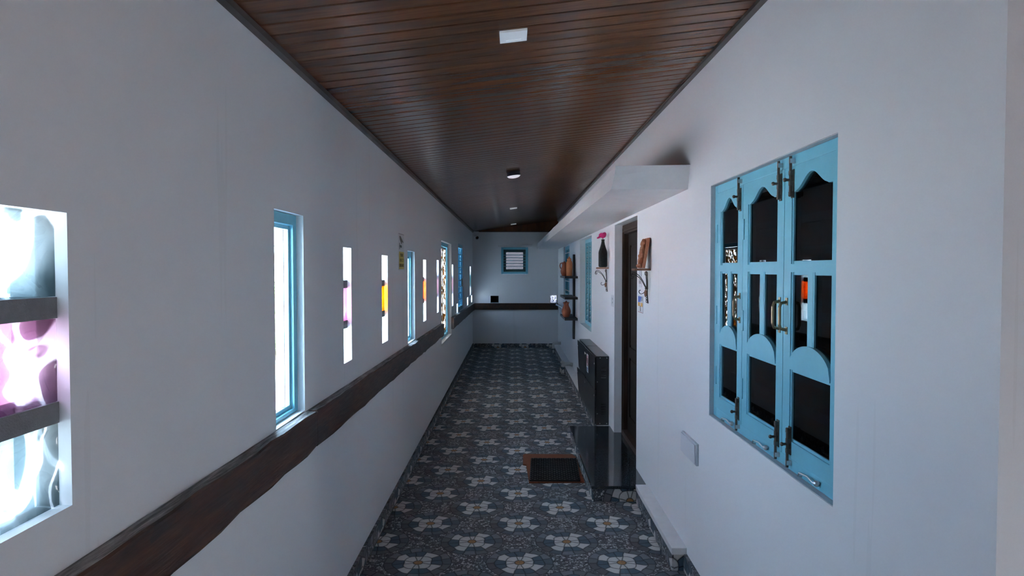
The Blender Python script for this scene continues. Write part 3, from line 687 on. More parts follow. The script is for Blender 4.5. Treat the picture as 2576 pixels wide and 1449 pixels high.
# ------------------------------------------------------------------ canopy over the door and right windows
bm = bmesh.new()
def canopy_sec(y, xf): return [bm.verts.new(p) for p in ((XR, y, 2.18), (xf - .012, y, 2.18), (xf, y, 2.25), (xf + .004, y, 2.304), (XR, y, 2.31))]
ss = [canopy_sec(3.72 + (YF - 3.72) * k / 24, .572 - .033 * k / 24 + random.gauss(0, .002)) for k in range(25)]
for k, s_ in enumerate(ss):
    for v in s_: v.co.z -= .018 * k / 24
for A, B in zip(ss, ss[1:]):
    for k in range(5): bm.faces.new((A[k], A[(k + 1) % 5], B[(k + 1) % 5], B[k]))
bm.faces.new(ss[0]); bm.faces.new(ss[-1][::-1])
for v in ss[0]: v.co.y += (.0 if v.co.z > 2.29 else (.012 if v.co.z > 2.22 else .05))
obj('concrete_canopy', bm, 'white_trim', None, 'long white concrete canopy slab projecting above door and windows', 'canopy', bevel=0)

# ------------------------------------------------------------------ big shuttered window on the right
y0, y1, z0, z1 = RW1
t = window((XR + .03, (y0 + y1) / 2, z0), 'large turquoise window with three arched glazed shutters in the right wall')
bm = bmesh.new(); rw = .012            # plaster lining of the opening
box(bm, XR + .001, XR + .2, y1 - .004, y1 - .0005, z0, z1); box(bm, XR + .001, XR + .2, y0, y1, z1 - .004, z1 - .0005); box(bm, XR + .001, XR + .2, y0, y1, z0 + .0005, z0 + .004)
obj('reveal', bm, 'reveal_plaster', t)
FX = XR + .022
bm = bmesh.new(); ring_frame(bm, FX, FX + .06, y0 + .001, y1 - .005, z0 + .005, z1 - .005, .04, .045); obj('frame', bm, 'turquoise', t, bevel=.003)
zt_, zb_ = z1 - .047, z0 + .052
def arc_pts(f, n, a, b): return [(a + (b - a) * i / n, f(i / n)) for i in range(n + 1)]
def leaf(ya, yb, handle, bolts, hinge, skew):
    """one shutter leaf between ya (near) and yb (far)"""
    xa, xb = FX - .004, FX + .026; st = .062; pa, pb_ = ya + st, yb - st; ym = (pa + pb_) / 2
    zs = 2.008; peak = .052; bm = bmesh.new()
    box(bm, xa, xb, ya, pa, zb_, zt_); box(bm, xa, xb, pb_, yb, zb_, zt_)
    ogee = lambda u: zs + (peak * (0.5 - 0.5 * math.cos(2 * math.pi * min(max((u - .10) / .80, 0), 1))) if .10 < u < .90 else -.004)
    top = arc_pts(ogee, 22, pa, pb_); prism(bm, top + [(pb_, zt_), (pa, zt_)], 'x', xa, xb)
    box(bm, xa, xb, pa, pb_, 1.715, 1.745)                             # middle rail
    box(bm, xa + .003, xb, ym - .016, ym + .016, 1.40, 1.715)           # mullion
    hump = lambda u: 1.372 + .088 * (math.sin(math.pi * min(max(u, 0), 1)) ** .42 if 0 < u < 1 else 0)
    hp = arc_pts(hump, 26, pa, pb_); prism(bm, hp + [(pb_, 1.362), (pa, 1.362)], 'x', xa - .004, xb)
    box(bm, xa, xb, pa, pb_, zb_, 1.098)                                # bottom rail
    for (a, b, c_, d) in ((pa, pb_, 1.745, zs - .004), (pa, ym - .016, 1.38, 1.715), (ym + .016, pb_, 1.38, 1.715), (pa, pb_, 1.098, 1.362)):   # glazing beads
        w = .010
        box(bm, xa + .004, xb, a, a + w, c_, d); box(bm, xa + .004, xb, b - w, b, c_, d)
        if c_ > 1.39 or d < 1.37: box(bm, xa + .006, xb, a + w, b - w, c_, c_ + w)
        if d < zs - .01: box(bm, xa + .006, xb, a + w, b - w, d - w, d)
    lf = obj('shutter', bm, 'turquoise', t)
    gx = FX + .006
    for a, b, c_, d in ((pa + .011, pb_ - .011, 1.756, zs + peak), (pa + .011, ym - .027, 1.391, 1.704), (ym + .027, pb_ - .011, 1.391, 1.704), (pa + .011, pb_ - .011, 1.109, 1.351)):
        obj('pane', bx(gx, gx + .004, a, b, c_, d), 'glass_dark', lf)
    hy = (ya + .03) if handle == 'near' else (yb - .03)
    hb = bmesh.new(); tube(hb, [(xa, hy, 1.50), (xa - .022, hy, 1.505), (xa - .027, hy, 1.52), (xa - .027, hy, 1.585), (xa - .022, hy, 1.60), (xa, hy, 1.605)], .006, 8)
    box(hb, xa - .003, xa, hy - .009, hy + .009, 1.485, 1.512); box(hb, xa - .003, xa, hy - .009, hy + .009, 1.593, 1.62); obj('handle', hb, 'brass', lf)
    by = (ya + .032) if bolts == 'near' else (yb - .032 - skew)
    for zz, up in ((zt_, 1), (zb_, -1)):
        bb = bmesh.new(); box(bb, xa - .003, xa, by - .011, by + .011, min(zz - up * .012, zz - up * .115), max(zz - up * .012, zz - up * .115))
        tube(bb, [(xa - .010, by, zz + up * .035), (xa - .010, by, zz - up * .11)], .0055, 8)
        for q in (.025, .062, .1): box(bb, xa - .014, xa, by - .008, by + .008, zz - up * q - .008, zz - up * q + .008)
        tube(bb, [(xa - .010, by, zz - up * .05), (xa - .028, by, zz - up * .05)], [.005, .005], 8); ball(bb, (xa - .030, by, zz - up * .05), .0075, 8)
        obj('bolt', bb, 'steel', lf)
        sb = bmesh.new(); box(sb, xa - .014, xa + .004, by - .008, by + .008, zz + up * .018 - .008, zz + up * .018 + .008); obj('bolt_socket', sb, 'zinc', lf)
    hy2 = ya + .004 if hinge == 'near' else yb - .010
    for zz in (1.90, 1.50, 1.20): obj('hinge', bx(xa - .004, xa, hy2 - .008, hy2 + .010, zz - .045, zz + .045), 'turquoise', lf)
    # hook and eye on the sill below
    hk = bmesh.new(); c_ = (ya + yb) / 2 - .02; zz = z0 + .03
    tube(hk, [(FX - .002, c_ - .06, zz), (FX - .016, c_ - .06, zz), (FX - .018, c_ - .05, zz), (FX - .014, c_, zz + .004), (FX - .018, c_ + .055, zz), (FX - .018, c_ + .062, zz - .012), (FX - .004, c_ + .064, zz - .016)], .0035, 6)
    ball(hk, (FX - .010, c_ - .06, zz), .011, 8); obj('hook', hk, 'zinc', lf)
m1, m2 = 2.915, 2.472
leaf(m1 + .002, y1 - .046, 'near', 'near', 'far', 0); leaf(m2 + .002, m1 - .002, 'near', 'near', 'far', 0); leaf(y0 + .084, m2 - .002, 'far', 'far', 'near', .04)
for k in range(9): obj('grille_bar', bx(FX + .075, FX + .09, y0 + .02, y1 - .02, 1.06 + k * .12, 1.09 + k * .12), 'turquoise', t)

# louvred window and far window
y0, y1, z0, z1 = RW2
t = window((XR + .1, (y0 + y1) / 2, z0), 'tall turquoise louvred window in the right wall between bottle and black shelf')
xf = XR + .08
obj('frame', ring_frame(bmesh.new(), xf, xf + .06, y0 + .001, y1 - .001, z0 + .001, z1 - .001, .05), 'turquoise_pale', t)
ncol = 4; pitch = (y1 - y0 - .1) / ncol
for k in range(1, ncol): obj('mullion', bx(xf - .004, xf + .05, y0 + .05 + pitch * k - .03, y0 + .05 + pitch * k + .03, z0 + .052, z1 - .052), 'turquoise_pale', t)
nl = 15; h = (z1 - z0 - .104) / nl; lp = None; cp_ = None
for k in range(ncol):
    ya, yb = y0 + .05 + pitch * k + (.031 if k else .002), y0 + .05 + pitch * (k + 1) - (.031 if k < ncol - 1 else .002)
    for q in range(nl):
        za = z0 + .052 + q * h; org = (xf + .03, (ya + yb) / 2, za)
        b_ = bmesh.new(); hexa(b_, [(xx, yy, zz) for xx, zz in ()] or [(xf + .012, ya, za), (xf + .016, ya, za + .004), (xf + .012, yb, za), (xf + .016, yb, za + .004), (xf + .040, ya, za + h - .004), (xf + .044, ya, za + h), (xf + .040, yb, za + h - .004), (xf + .044, yb, za + h)])
        obj('louvre', b_, 'glass_teal', t)
        if k < ncol - 1: obj('clip', bx(xf - .016, xf - .004, yb + .02, yb + .044, za + .01, za + .019), 'white_trim', t)
obj('backing_shutter', bx(xf + .075, xf + .085, y0 + .002, y1 - .002, z0 + .002, z1 - .002), 'turquoise', t)
y0, y1, z0, z1 = RW3
t = window((XR + .1, (y0 + y1) / 2, z0), 'farthest turquoise window in the right wall with pale horizontal bars')
xf = XR + .03
obj('frame', ring_frame(bmesh.new(), xf, xf + .06, y0 + .001, y1 - .001, z0 + .001, z1 - .001, .06), 'turquoise', t)
obj('mullion', bx(xf, xf + .05, (y0 + y1) / 2 - .04, (y0 + y1) / 2 + .04, z0 + .062, z1 - .062), 'turquoise', t)
for a, b in ((y0 + .062, (y0 + y1) / 2 - .041), ((y0 + y1) / 2 + .041, y1 - .062)): obj('pane', bx(xf + .03, xf + .034, a, b, z0 + .062, z1 - .062), 'glass_dark', t)
for k in range(5): obj('bar', bx(xf - .012, xf - .001, y0 + .03, y1 - .03, z0 + .12 + k * .175, z0 + .135 + k * .175), 'white_trim', t)

# ------------------------------------------------------------------ door
y0, y1 = RDOOR[0], RDOOR[1]; ZS = .12
dr = thing('door_1', (XR + .12, (y0 + y1) / 2, ZS), 'dark brown wooden door recessed above the granite step', 'door', kind='structure')
xf = XR + .075
bm = bmesh.new(); w = .085
for ya, yb in ((y0 + .001, y0 + w), (y1 - w, y1 - .001)):
    box(bm, xf, xf + .10, ya, yb, ZS, 2.148)
box(bm, xf, xf + .10, y0 + w, y1 - w, 2.148 - w, 2.148)
for d, e in ((.018, .010), (.045, .006)):
    box(bm, xf - e, xf, y1 - w + d, y1 - w + d + .014, ZS, 2.148 - w + d + .014); box(bm, xf - e, xf, y0 + w - d - .014, y0 + w - d, ZS, 2.148 - w + d + .014); box(bm, xf - e, xf, y0 + w - d, y1 - w + d, 2.148 - w + d, 2.148 - w + d + .014)
obj('frame', bm, 'door_frame_wood', dr)
obj('threshold', bx(xf - .01, xf + .11, y0 + w, y1 - w, ZS, ZS + .05), 'door_frame_wood', dr)
ym = (y0 + y1) / 2
for ya, yb in ((y0 + w + .002, ym - .002), (ym + .002, y1 - w - .002)):
    bm = bmesh.new(); xl = xf + .045; zA, zB = ZS + .052, 2.148 - w - .002; s_ = .085
    box(bm, xl + .012, xl + .03, ya, yb, zA, zB)
    box(bm, xl, xl + .012, ya, ya + s_, zA, zB); box(bm, xl, xl + .012, yb - s_, yb, zA, zB)
    for za, zz in ((zA, zA + .14), (.88, .98), (zB - .11, zB)): box(bm, xl, xl + .012, ya + s_, yb - s_, za, zz)
    lf = obj('door_leaf', bm, 'door_wood', dr)
    for za, zz in ((zA + .16, .86), (1.0, zB - .13)):
        b_ = bmesh.new(); box(b_, xl + .004, xl + .012, ya + s_ + .02, yb - s_ - .02, za, zz); obj('panel', b_, 'door_wood', lf, bevel=.003)
    if ya < ym - .01:
        obj('hinge', bx(xl - .004, xl, yb - .05, yb - .012, 1.28, 1.42), 'zinc', lf, 'worn metal hasp plate')
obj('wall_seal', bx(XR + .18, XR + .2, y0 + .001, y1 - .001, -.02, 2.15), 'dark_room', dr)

# ------------------------------------------------------------------ granite step and wall ledges
st = thing('granite_step', (.78, 5.79, 0), 'black granite door step with mosaic tiled sides', 'step')
SX0, SY0, SY1 = .59, 4.86, 6.72
bm = bx(SX0 - .006, XR - .001, SY0 - .012, SY1 + .006, .098, .12); box(bm, XR - .001, XR + .074, y0 + .002, y1 - .002, .098, .12)
obj('slab', bm, 'granite', st)
obj('body', bx(SX0 + .009, XR - .002, SY0 + .009, SY1 - .009, 0, .0975), 'tile_edge', st)
a = SY0; pr = None
while a < SY1 - .01:
    b = min(a + .3, SY1); obj('tile', bx(SX0, SX0 + .0085, a + G, b - G, .0005, .0975), 'mosaic_side', st); a = b
for a, b in ((SX0 + .009, .862), (.8635, XR - .003)): obj('tile', bx(a, b, SY0, SY0 + .0085, .0005, .0975), 'mosaic_end', st)
def ledge(name, label, ya, yb, xf, h, top):
    t = thing(name, ((xf + XR) / 2, (ya + yb) / 2, 0), label, 'ledge', kind='structure')
    bm = bx(xf - .004, XR - .001, ya - .006, yb, h - top, h); obj('capping', bm, 'ledge_white', t, bevel=.004)
    obj('core', bx(xf + .009, XR - .002, ya + .009, yb, 0, h - top - .0005), 'tile_edge', t)
    a = ya
    while a < yb - .01:
        b = min(a + .3, yb); obj('tile', bx(xf, xf + .0085, a + G, b - G, .0005, h - top - .0005), 'mosaic_side', t); a = b
    obj('tile', bx(xf + .009, XR - .002, ya, ya + .0085, .0005, h - top - .0005), 'mosaic_end', t)
ledge('trim_3', 'short white-topped ledge at the wall foot in front of the step', 3.735, 4.845, .912, .134, .04)
ledge('trim_4', 'long white-topped ledge at the wall foot beyond the step', 6.735, YF - .013, .88, .108, .022)

# ------------------------------------------------------------------ doormats
bm = bmesh.new()
pl = [(.130, 5.272), (.578, 5.285), (.577, 5.99), (.552, 6.072), (.110, 6.085), (.094, 6.06), (.090, 5.762), (.118, 5.745)]
prism(bm, pl, 'z', 0.0005, .013); obj('coir_mat', bm, 'coir', None, 'brown coir doormat lying under the black rubber mat', 'mat', bevel=.003)
bm = bmesh.new(); nx, ny = 10, 24; mx0, mx1, my0, my1 = .152, .556, 5.286, 5.90; z_a, z_b = .0135, .026
for j in range(ny + 1):
    y = my0 + (my1 - my0) * j / ny; box(bm, mx0, mx1, y - .0035, y + .0035, z_a, z_b)
for j in range(ny):
    ya, yb = my0 + (my1 - my0) * j / ny + .0036, my0 + (my1 - my0) * (j + 1) / ny - .0036
    for i in range(nx + 1):
        x = mx0 + (mx1 - mx0) * (i + (.5 if j % 2 else 0)) / nx
        if x > mx1: continue
        x = min(max(x, mx0 + .004), mx1 - .004); box(bm, x - .004, x + .004, ya, yb, z_a, z_b + .0015)
    box(bm, mx0 - .003, mx0 + .0, ya, yb, z_a, z_b); box(bm, mx1, mx1 + .003, ya, yb, z_a, z_b)
cxm, cym = (mx0 + mx1) / 2, (my0 + my1) / 2
for v in bm.verts: v.co.x += .028 * ((v.co.y - cym) / .614)
obj('rubber_mat', bm, 'rubber', None, 'black rubber honeycomb mat on top of the coir doormat', 'mat')

# ------------------------------------------------------------------ meter cabinet
cy0, cy1, cx0, cz0, cz1 = 6.80, 8.50, .862, .110, .826
cb = thing('meter_cabinet', ((cx0 + XR) / 2, (cy0 + cy1) / 2, cz0), 'low black steel meter cabinet with four doors beside the step', 'cabinet')
obj('body', bx(cx0, XR - .001, cy0, cy1, cz0, cz1), 'black_paint', cb, bevel=.004)
ymid = (cy0 + cy1) / 2 + .06
for q, (ya, yb) in enumerate(((cy0 + .012, ymid - .008), (ymid + .008, cy1 - .006))):
    for za, zz, up in ((cz0 + .008, .462, 0), (.468, cz1 - .012, 1)):
        bm = bmesh.new(); n = 8; g = []
        bow = .010 if q == 0 else .022
        for i in range(n + 1):
            u = i / n; row = []
            for zi in (0, 1):
                off = .004 + bow * (u ** 2) * (zi if not up else zi * .8)
                for x_ in (cx0 - .008 - off, cx0 - .001 - off): row.append(bm.verts.new((x_, ya + (yb - ya) * u, (za, zz)[zi])))
            g.append(row)
        for A, B in zip(g, g[1:]):
            for k in ((0, 1), (1, 3), (3, 2), (2, 0)): bm.faces.new((A[k[0]], A[k[1]], B[k[1]], B[k[0]]))
        bm.faces.new((g[0][0], g[0][1], g[0][3], g[0][2])); bm.faces.new((g[n][0], g[n][1], g[n][3], g[n][2]))
        d = obj('door', bm, 'black_paint', cb)
        ty = ya + .03
        for zs_ in ((zz - .05,) if not up else (zz - .07,)):
            for yy in (ya + .035, yb - .05):
                b_ = bmesh.new(); ball(b_, (cx0 - .014 - bow * ((yy - ya) / (yb - ya)) ** 2, yy, zs_), (.006, .010, .010), 8); obj('screw', b_, 'screw_white', d)
for za in (.22, .60):
    for k in range(5): obj('vent_slot', bx(cx0 + .052, cx0 + .100, cy0 - .0025, cy0 + .001, za + k * .026, za + k * .026 + .007), 'camera_black', cb)
for xx, zz in ((cx0 + .04, .808), (cx0 + .11, .808), (cx0 + .04, .128), (cx0 + .11, .128), (cx0 + .012, .56), (cx0 + .012, .23)):
    b_ = bmesh.new(); ball(b_, (xx, cy0 - .001, zz), (.005, .004, .005), 8); obj('screw', b_, 'screw_white', cb)
obj('top_seam', bx(cx0 + .004, XR - .004, ymid - .004, ymid + .004, cz1 - .001, cz1 + .0015), 'camera_black', cb)
# warning sign on it
def sign_thing(name, label, cat, face, c, hw, hh, parts, thick=.003):
    """flat sign; face 'L' hangs on the left wall (faces +x), 'R' on the right (faces -x). parts: (kind, mat, pts/args) in sign coordinates (u right, v up)"""
    sg = 1 if face == 'L' else -1
    t = thing(name, (c[0], c[1], c[2] - hh), label, cat)
    def P(u, v, d): return (c[0] + sg * d, c[1] + sg * u, c[2] + v)      # seen from the room: on the left wall +y is right, on the right wall -y is right
    def poly(nm, pts, mat, d0, d1):
        bm = bmesh.new(); A = [bm.verts.new(P(u, v, d0)) for u, v in pts]; B = [bm.verts.new(P(u, v, d1)) for u, v in pts]; n = len(pts)
        bm.faces.new(A); bm.faces.new(B)
        for i in range(n): bm.faces.new((A[i], A[(i + 1) % n], B[(i + 1) % n], B[i]))
        obj(nm, bm, mat, t)
    poly('plate', [(-hw, -hh), (hw, -hh), (hw, hh), (-hw, hh)], 'sign_white', 0.0005, thick)
    lev = thick
    for i, (nm, mat, pts) in enumerate(parts):
        if isinstance(pts, tuple) and pts[0] == 'text':
            _, body, u, v, size, width = pts
            M_ = Matrix.Translation(P(u, v, thick + .0016)) @ Matrix(((0, 0, sg, 0), (sg, 0, 0, 0), (0, 1, 0, 0), (0, 0, 0, 1)))
            text_part(nm, body, size, mat, t, M_, width)
        elif isinstance(pts, tuple) and pts[0] == 'ring':
            _, u, v, r, wd = pts; bm = bmesh.new(); n = 32; g = []
            for k in range(n):
                a = 2 * math.pi * k / n; g.append([bm.verts.new(P(u + rr * math.cos(a), v + rr * math.sin(a), dd)) for rr, dd in ((r, thick), (r, thick + .001), (r - wd, thick + .001), (r - wd, thick))])
            for k in range(n):
                A, B = g[k], g[(k + 1) % n]
                for q in range(4): bm.faces.new((A[q], A[(q + 1) % 4], B[(q + 1) % 4], B[q]))
            obj(nm, bm, mat, t)
        else: poly(nm, pts, mat, thick + .00005, thick + .0006 + .0003 * (i % 4))
    return t
def rect(u0, u1, v0, v1): return [(u0, v0), (u1, v0), (u1, v1), (u0, v1)]
sign_thing('prohibition_sign', 'small white prohibition sign with red ring on the black cabinet door', 'sign', 'R', (cx0 - .0225, 7.385, .672), .075, .100,
    [('ring', 'sign_red', ('ring', 0, .028, .060, .012)), ('hand', 'sign_ink', [(-.022, .0), (.018, .0), (.026, .03), (.015, .06), (-.012, .058), (-.025, .03)]), ('slash', 'sign_red', [(-.043, .068), (-.037, .076), (.043, -.012), (.037, -.020)]), ('caption', 'sign_blue', rect(-.05, .05, -.062, -.050)), ('caption', 'sign_blue', rect(-.035, .035, -.084, -.072))])

# surveillance sign on the left wall
sign_thing('surveillance_sign', 'upright surveillance camera sign with yellow lower panel on the left wall', 'sign', 'L', (XL, 5.21, 1.862), .122, .143,
    [('border', 'sign_border', rect(-.118, .118, .136, .139)), ('yellow_panel', 'sign_yellow', rect(-.112, .112, -.136, .0)),
     ('camera_body', 'sign_ink', [(-.09, .118), (-.055, .124), (.075, .082), (.088, .070), (.06, .045), (-.02, .068), (-.075, .092)]), ('camera_front', 'sign_white', [(.02, .078), (.095, .070), (.095, .042), (.02, .048)]),
     ('lens', 'sign_ink', [(.035, .070), (.08, .065), (.08, .050), (.035, .054)]), ('bracket', 'sign_ink', [(-.095, .068), (-.075, .068), (-.075, .052), (.015, .050), (.005, .030), (-.05, .034), (-.075, .034), (-.075, .018), (-.095, .018)]),
     ('lettering', 'sign_brown', ('text', 'YOU ARE', 0, -.028, .036, .12)), ('lettering', 'sign_brown', ('text', 'UNDER CCTV', 0, -.068, .036, .18)), ('lettering', 'sign_brown', ('text', 'SURVEILLANCE', 0, -.108, .036, .205))])
# stickers by the door
sign_thing('sticker_card', 'colourful card with blue and yellow print stuck beside the door', 'sticker', 'R', (XR, 5.135, 1.455), .105, .068,
    [('blue_print', 'sign_blue', [(-.09, .010), (.0, .016), (.055, .058), (-.085, .060)]), ('pale_print', 'sign_grey', [(.03, .02), (.085, .03), (.085, .058), (.06, .058)]), ('yellow_print', 'sign_orange', rect(-.09, -.012, -.018, .010)), ('yellow_print', 'sign_orange', rect(.02, .09, -.018, .010)),
     ('ring', 'sign_ink', ('ring', .0, -.026, .012, .005)), ('ring', 'sign_ink', ('ring', .004, -.047, .011, .005)), ('red_edge', 'sign_red', rect(-.09, .09, -.066, -.063))])
sign_thing('sticker_strip', 'narrow white strip with grey print on the wall behind the plaque shelf', 'sticker', 'R', (XR, 5.15, 1.69), .055, .105,
    [('print_block', 'sign_grey', rect(-.05, .05, -.078, -.070)), ('print_block', 'sign_ink', rect(-.05, .045, -.066, -.060)), ('print_block', 'sign_grey', rect(-.05, .05, -.055, -.045)), ('print_block', 'plastic_grey', rect(-.045, .045, -.02, .08))])
sign_thing('notice_card', 'small greyish white notice card on the wall below the bottle shelf', 'sticker', 'R', (XR, 6.585, 1.41), .075, .058,
    [('smudge', 'sign_grey', rect(.0, .035, .012, .03)), ('smudge', 'sign_grey', rect(.005, .04, -.024, -.008)), ('smudge', 'plastic_grey', rect(-.05, -.02, -.04, .04))])

# ------------------------------------------------------------------ black wall shelf with jugs
sh = thing('wall_shelf', (.9, 10.58, .607), 'black three-tier wall shelf with tapering post', 'shelf')
bm = bmesh.new(); prism(bm, [(10.53, .607), (10.63, .607), (10.655, .78), (10.655, 1.80), (10.63, 1.96), (10.53, 1.96), (10.505, 1.80), (10.505, .78)], 'x', .961, XR - .001)
obj('post', bm, 'black_shelf', sh)
for z in (1.617, 1.296, .974): 
    bm = bx(.795, XR - .002, 10.08, 11.09, z - .034, z); obj('shelf_board', bm, 'black_shelf', sh, bevel=.002)
def pot(name, prof, c, mat, label, handle=None, lid=None):
    t = thing(name, c, label, 'jug'); b_ = bmesh.new(); lathe(b_, prof, c, 32); obj('body', b_, mat, t, smooth=True)
    if handle:
        b_ = bmesh.new(); a, pts = handle; tube(b_, [(c[0] + r * math.cos(a), c[1] + r * math.sin(a), c[2] + z) for r, z in pts], .0075, 8); obj('handle', b_, mat, t, smooth=True)
    if lid:
        b_ = bmesh.new(); lathe(b_, lid, c, 24); obj('lid', b_, mat, t, smooth=True)
    return t
pot('clay_jug', [(.0, .0), (.043, .0), (.05, .012), (.068, .055), (.073, .09), (.066, .125), (.047, .165), (.038, .19), (.040, .212), (.054, .226), (.050, .228), (.0, .222)], (.838, 10.36, .9745), 'terracotta', 'round-bellied red clay jug with lid on the lowest black shelf',
    (-1.9, [(.048, .222), (.062, .215), (.066, .18), (.066, .15), (.064, .125)]), [(.044, .226), (.042, .232), (.012, .238), (.010, .246), (.013, .252), (.0, .256)])
pot('clay_bottle', [(.0, .0), (.046, .0), (.048, .01), (.050, .12), (.050, .2), (.042, .228), (.032, .243), (.034, .256), (.040, .265), (.0, .266)], (.884, 10.36, 1.6175), 'terracotta_light', 'tall orange clay bottle with pointed lid on the top black shelf', None, [(.036, .266), (.030, .274), (.016, .282), (.010, .296), (.004, .306), (.0, .308)])
pot('clay_pitcher', [(.0, .0), (.036, .0), (.042, .010), (.058, .05), (.061, .078), (.054, .108), (.040, .145), (.035, .17), (.038, .195), (.050, .212), (.045, .214), (.0, .208)], (.836, 10.74, 1.6175), 'terracotta', 'dark red clay pitcher standing behind the orange bottle on the top shelf',
    (3.0, [(.044, .205), (.062, .2), (.07, .17), (.066, .14), (.054, .115)]), [(.040, .213), (.036, .218), (.010, .222), (.010, .232), (.0, .236)])

# ------------------------------------------------------------------ wrought iron bracket shelves
def smooth_path(pts, n=5):                # Catmull-Rom through the points
    P = [pts[0]] + list(pts) + [pts[-1]]; out = []
    for i in range(1, len(P) - 2):
        for k in range(n):
            t_ = k / n; out.append(tuple(.5 * (2 * b + (c_ - a) * t_ + (2 * a - 5 * b + 4 * c_ - d) * t_ ** 2 + (3 * b - a - 3 * c_ + d) * t_ ** 3) for a, b, c_, d in zip(P[i - 1], P[i], P[i + 1], P[i + 2])))
    return out + [tuple(pts[-1])]
def scroll(c, r0, r1, a0, a1, n=14): return [(c[0] + (r0 + (r1 - r0) * i / n) * math.cos(a0 + (a1 - a0) * i / n), c[1] + (r0 + (r1 - r0) * i / n) * math.sin(a0 + (a1 - a0) * i / n)) for i in range(n + 1)]
def bracket(yc, zp, label):
    """plank on a scrolled iron bracket; 2D profile: d = distance from wall, h = height below plank"""
    t = thing('bracket_shelf', (XR - .05, yc, zp - .25), label, 'shelf', 'wrought iron bracket shelves')
    obj('plank', bx(XR - .118, XR - .002, yc - .065, yc + .065, zp - .016, zp), 'plank_wood', t, bevel=.003)
    def pl2(pts, yo, r=.0028):
        b_ = bmesh.new(); tube(b_, [(XR - d, yc + yo, zp + h) for d, h in smooth_path(pts)], r, 6); return b_
    main = [(.008, -.255), (.013, -.20), (.014, -.16), (.018, -.10), (.022, -.06), (.022, -.02)]
    obj('back_bar', pl2(main, 0, .0045), 'iron', t)
    for sgn in (-1, 1): obj('back_scroll', pl2([(.015, -.15), (.016, -.10), (.018, -.06), (.018, -.035), (.02, -.026), (.026, -.028), (.026, -.045), (.020, -.05)], sgn * .022, .003), 'iron', t)
    for yo, k in ((-.012, 0), (.012, .012)):
        arm = [(.020, -.150), (.036, -.115 - k * .3), (.058, -.075 - k * .5), (.085, -.045 - k), (.112, -.032 - k), (.130, -.040 - k), (.133, -.055 - k), (.122, -.062 - k), (.114, -.055 - k)]
        obj('arm_scroll', pl2(arm, yo), 'iron', t)
    obj('lower_scroll', pl2([(.018, -.135), (.03, -.165), (.045, -.182), (.064, -.185), (.074, -.172), (.070, -.160), (.062, -.160)], 0), 'iron', t)
    obj('collar', bx(XR - .03, XR - .010, yc - .012, yc + .012, zp - .152, zp - .140), 'iron', t)
    b_ = bmesh.new(); ball(b_, (XR - .026, yc, zp - .182), (.011, .011, .028), 12); obj('wooden_bead', b_, 'plank_wood', t, smooth=True)
    b_ = bmesh.new()
    for z in (-.222, -.238): tube(b_, [(XR - .018 + .005 * math.cos(a), yc, zp + z + .012 * math.sin(a)) for a in [2 * math.pi * i / 12 for i in range(13)]], .0022, 5)
    obj('chain', b_, 'iron', t)
    return t
bracket(6.90, 1.745, 'scrolled iron bracket shelf with small plank carrying the dark bottle')
bracket(4.82, 1.731, 'scrolled iron bracket shelf with small plank carrying the clay plaque')
c = (XR - .057, 6.885, 1.7455)
bo = thing('glass_bottle', c, 'dark dusty glass bottle on the bracket shelf left of the door', 'bottle')
b_ = bmesh.new(); lathe(b_, [(.0, .004), (.030, .0), (.043, .004), (.046, .02), (.046, .15), (.043, .168), (.030, .205), (.021, .235), (.016, .262), (.0145, .275), (.017, .276), (.017, .288), (.012, .290), (.0, .288)], c, 28); obj('body', b_, 'dark_bottle', bo, smooth=True)
fl_ = thing('flower', (c[0], c[1], c[2] + .275), 'bright pink bougainvillea flower stuck in the dark bottle', 'flower')
b_ = bmesh.new(); tube(b_, [(c[0], c[1], c[2] + .2885), (c[0] - .004, c[1] - .004, c[2] + .303)], .0025, 6); obj('stem', b_, 'leaf', fl_)
rg = random.Random(3)
for k in range(11):
    a = 2 * math.pi * k / 11 * 2 + rg.uniform(-.2, .2); el = rg.uniform(-.02, 1.15); R_ = rg.uniform(.046, .062); base = V(c[0] - .004, c[1] - .004, c[2] + .307)
    d = V(math.cos(a) * math.cos(el), math.sin(a) * math.cos(el), math.sin(el)); s_ = d.cross(V(.1, .2, 1)).normalized(); n_ = s_.cross(d)
    b_ = bmesh.new(); g = []
    for i in range(5):
        f = i / 4; w = R_ * .55 * math.sin(math.pi * min(.92, .12 + f * .8)); row = []
        for j in (-1, -.4, .4, 1): row.append(b_.verts.new(base + d * R_ * f + s_ * w * j + n_ * (.010 * j * j + .012 * math.sin(f * 3 + k))))
        g.append(row)
    for i in range(4):
        for j in range(3): b_.faces.new((g[i][j], g[i][j + 1], g[i + 1][j + 1], g[i + 1][j]))
    bmesh.ops.solidify(b_, geom=b_.faces[:], thickness=.0008)
    obj('petal', b_, 'petal_pink', fl_, smooth=True)
b_ = bmesh.new(); ball(b_, (c[0] - .014, c[1] - .014, c[2] + .316), .007, 8); obj('centre', b_, 'petal_centre', fl_)

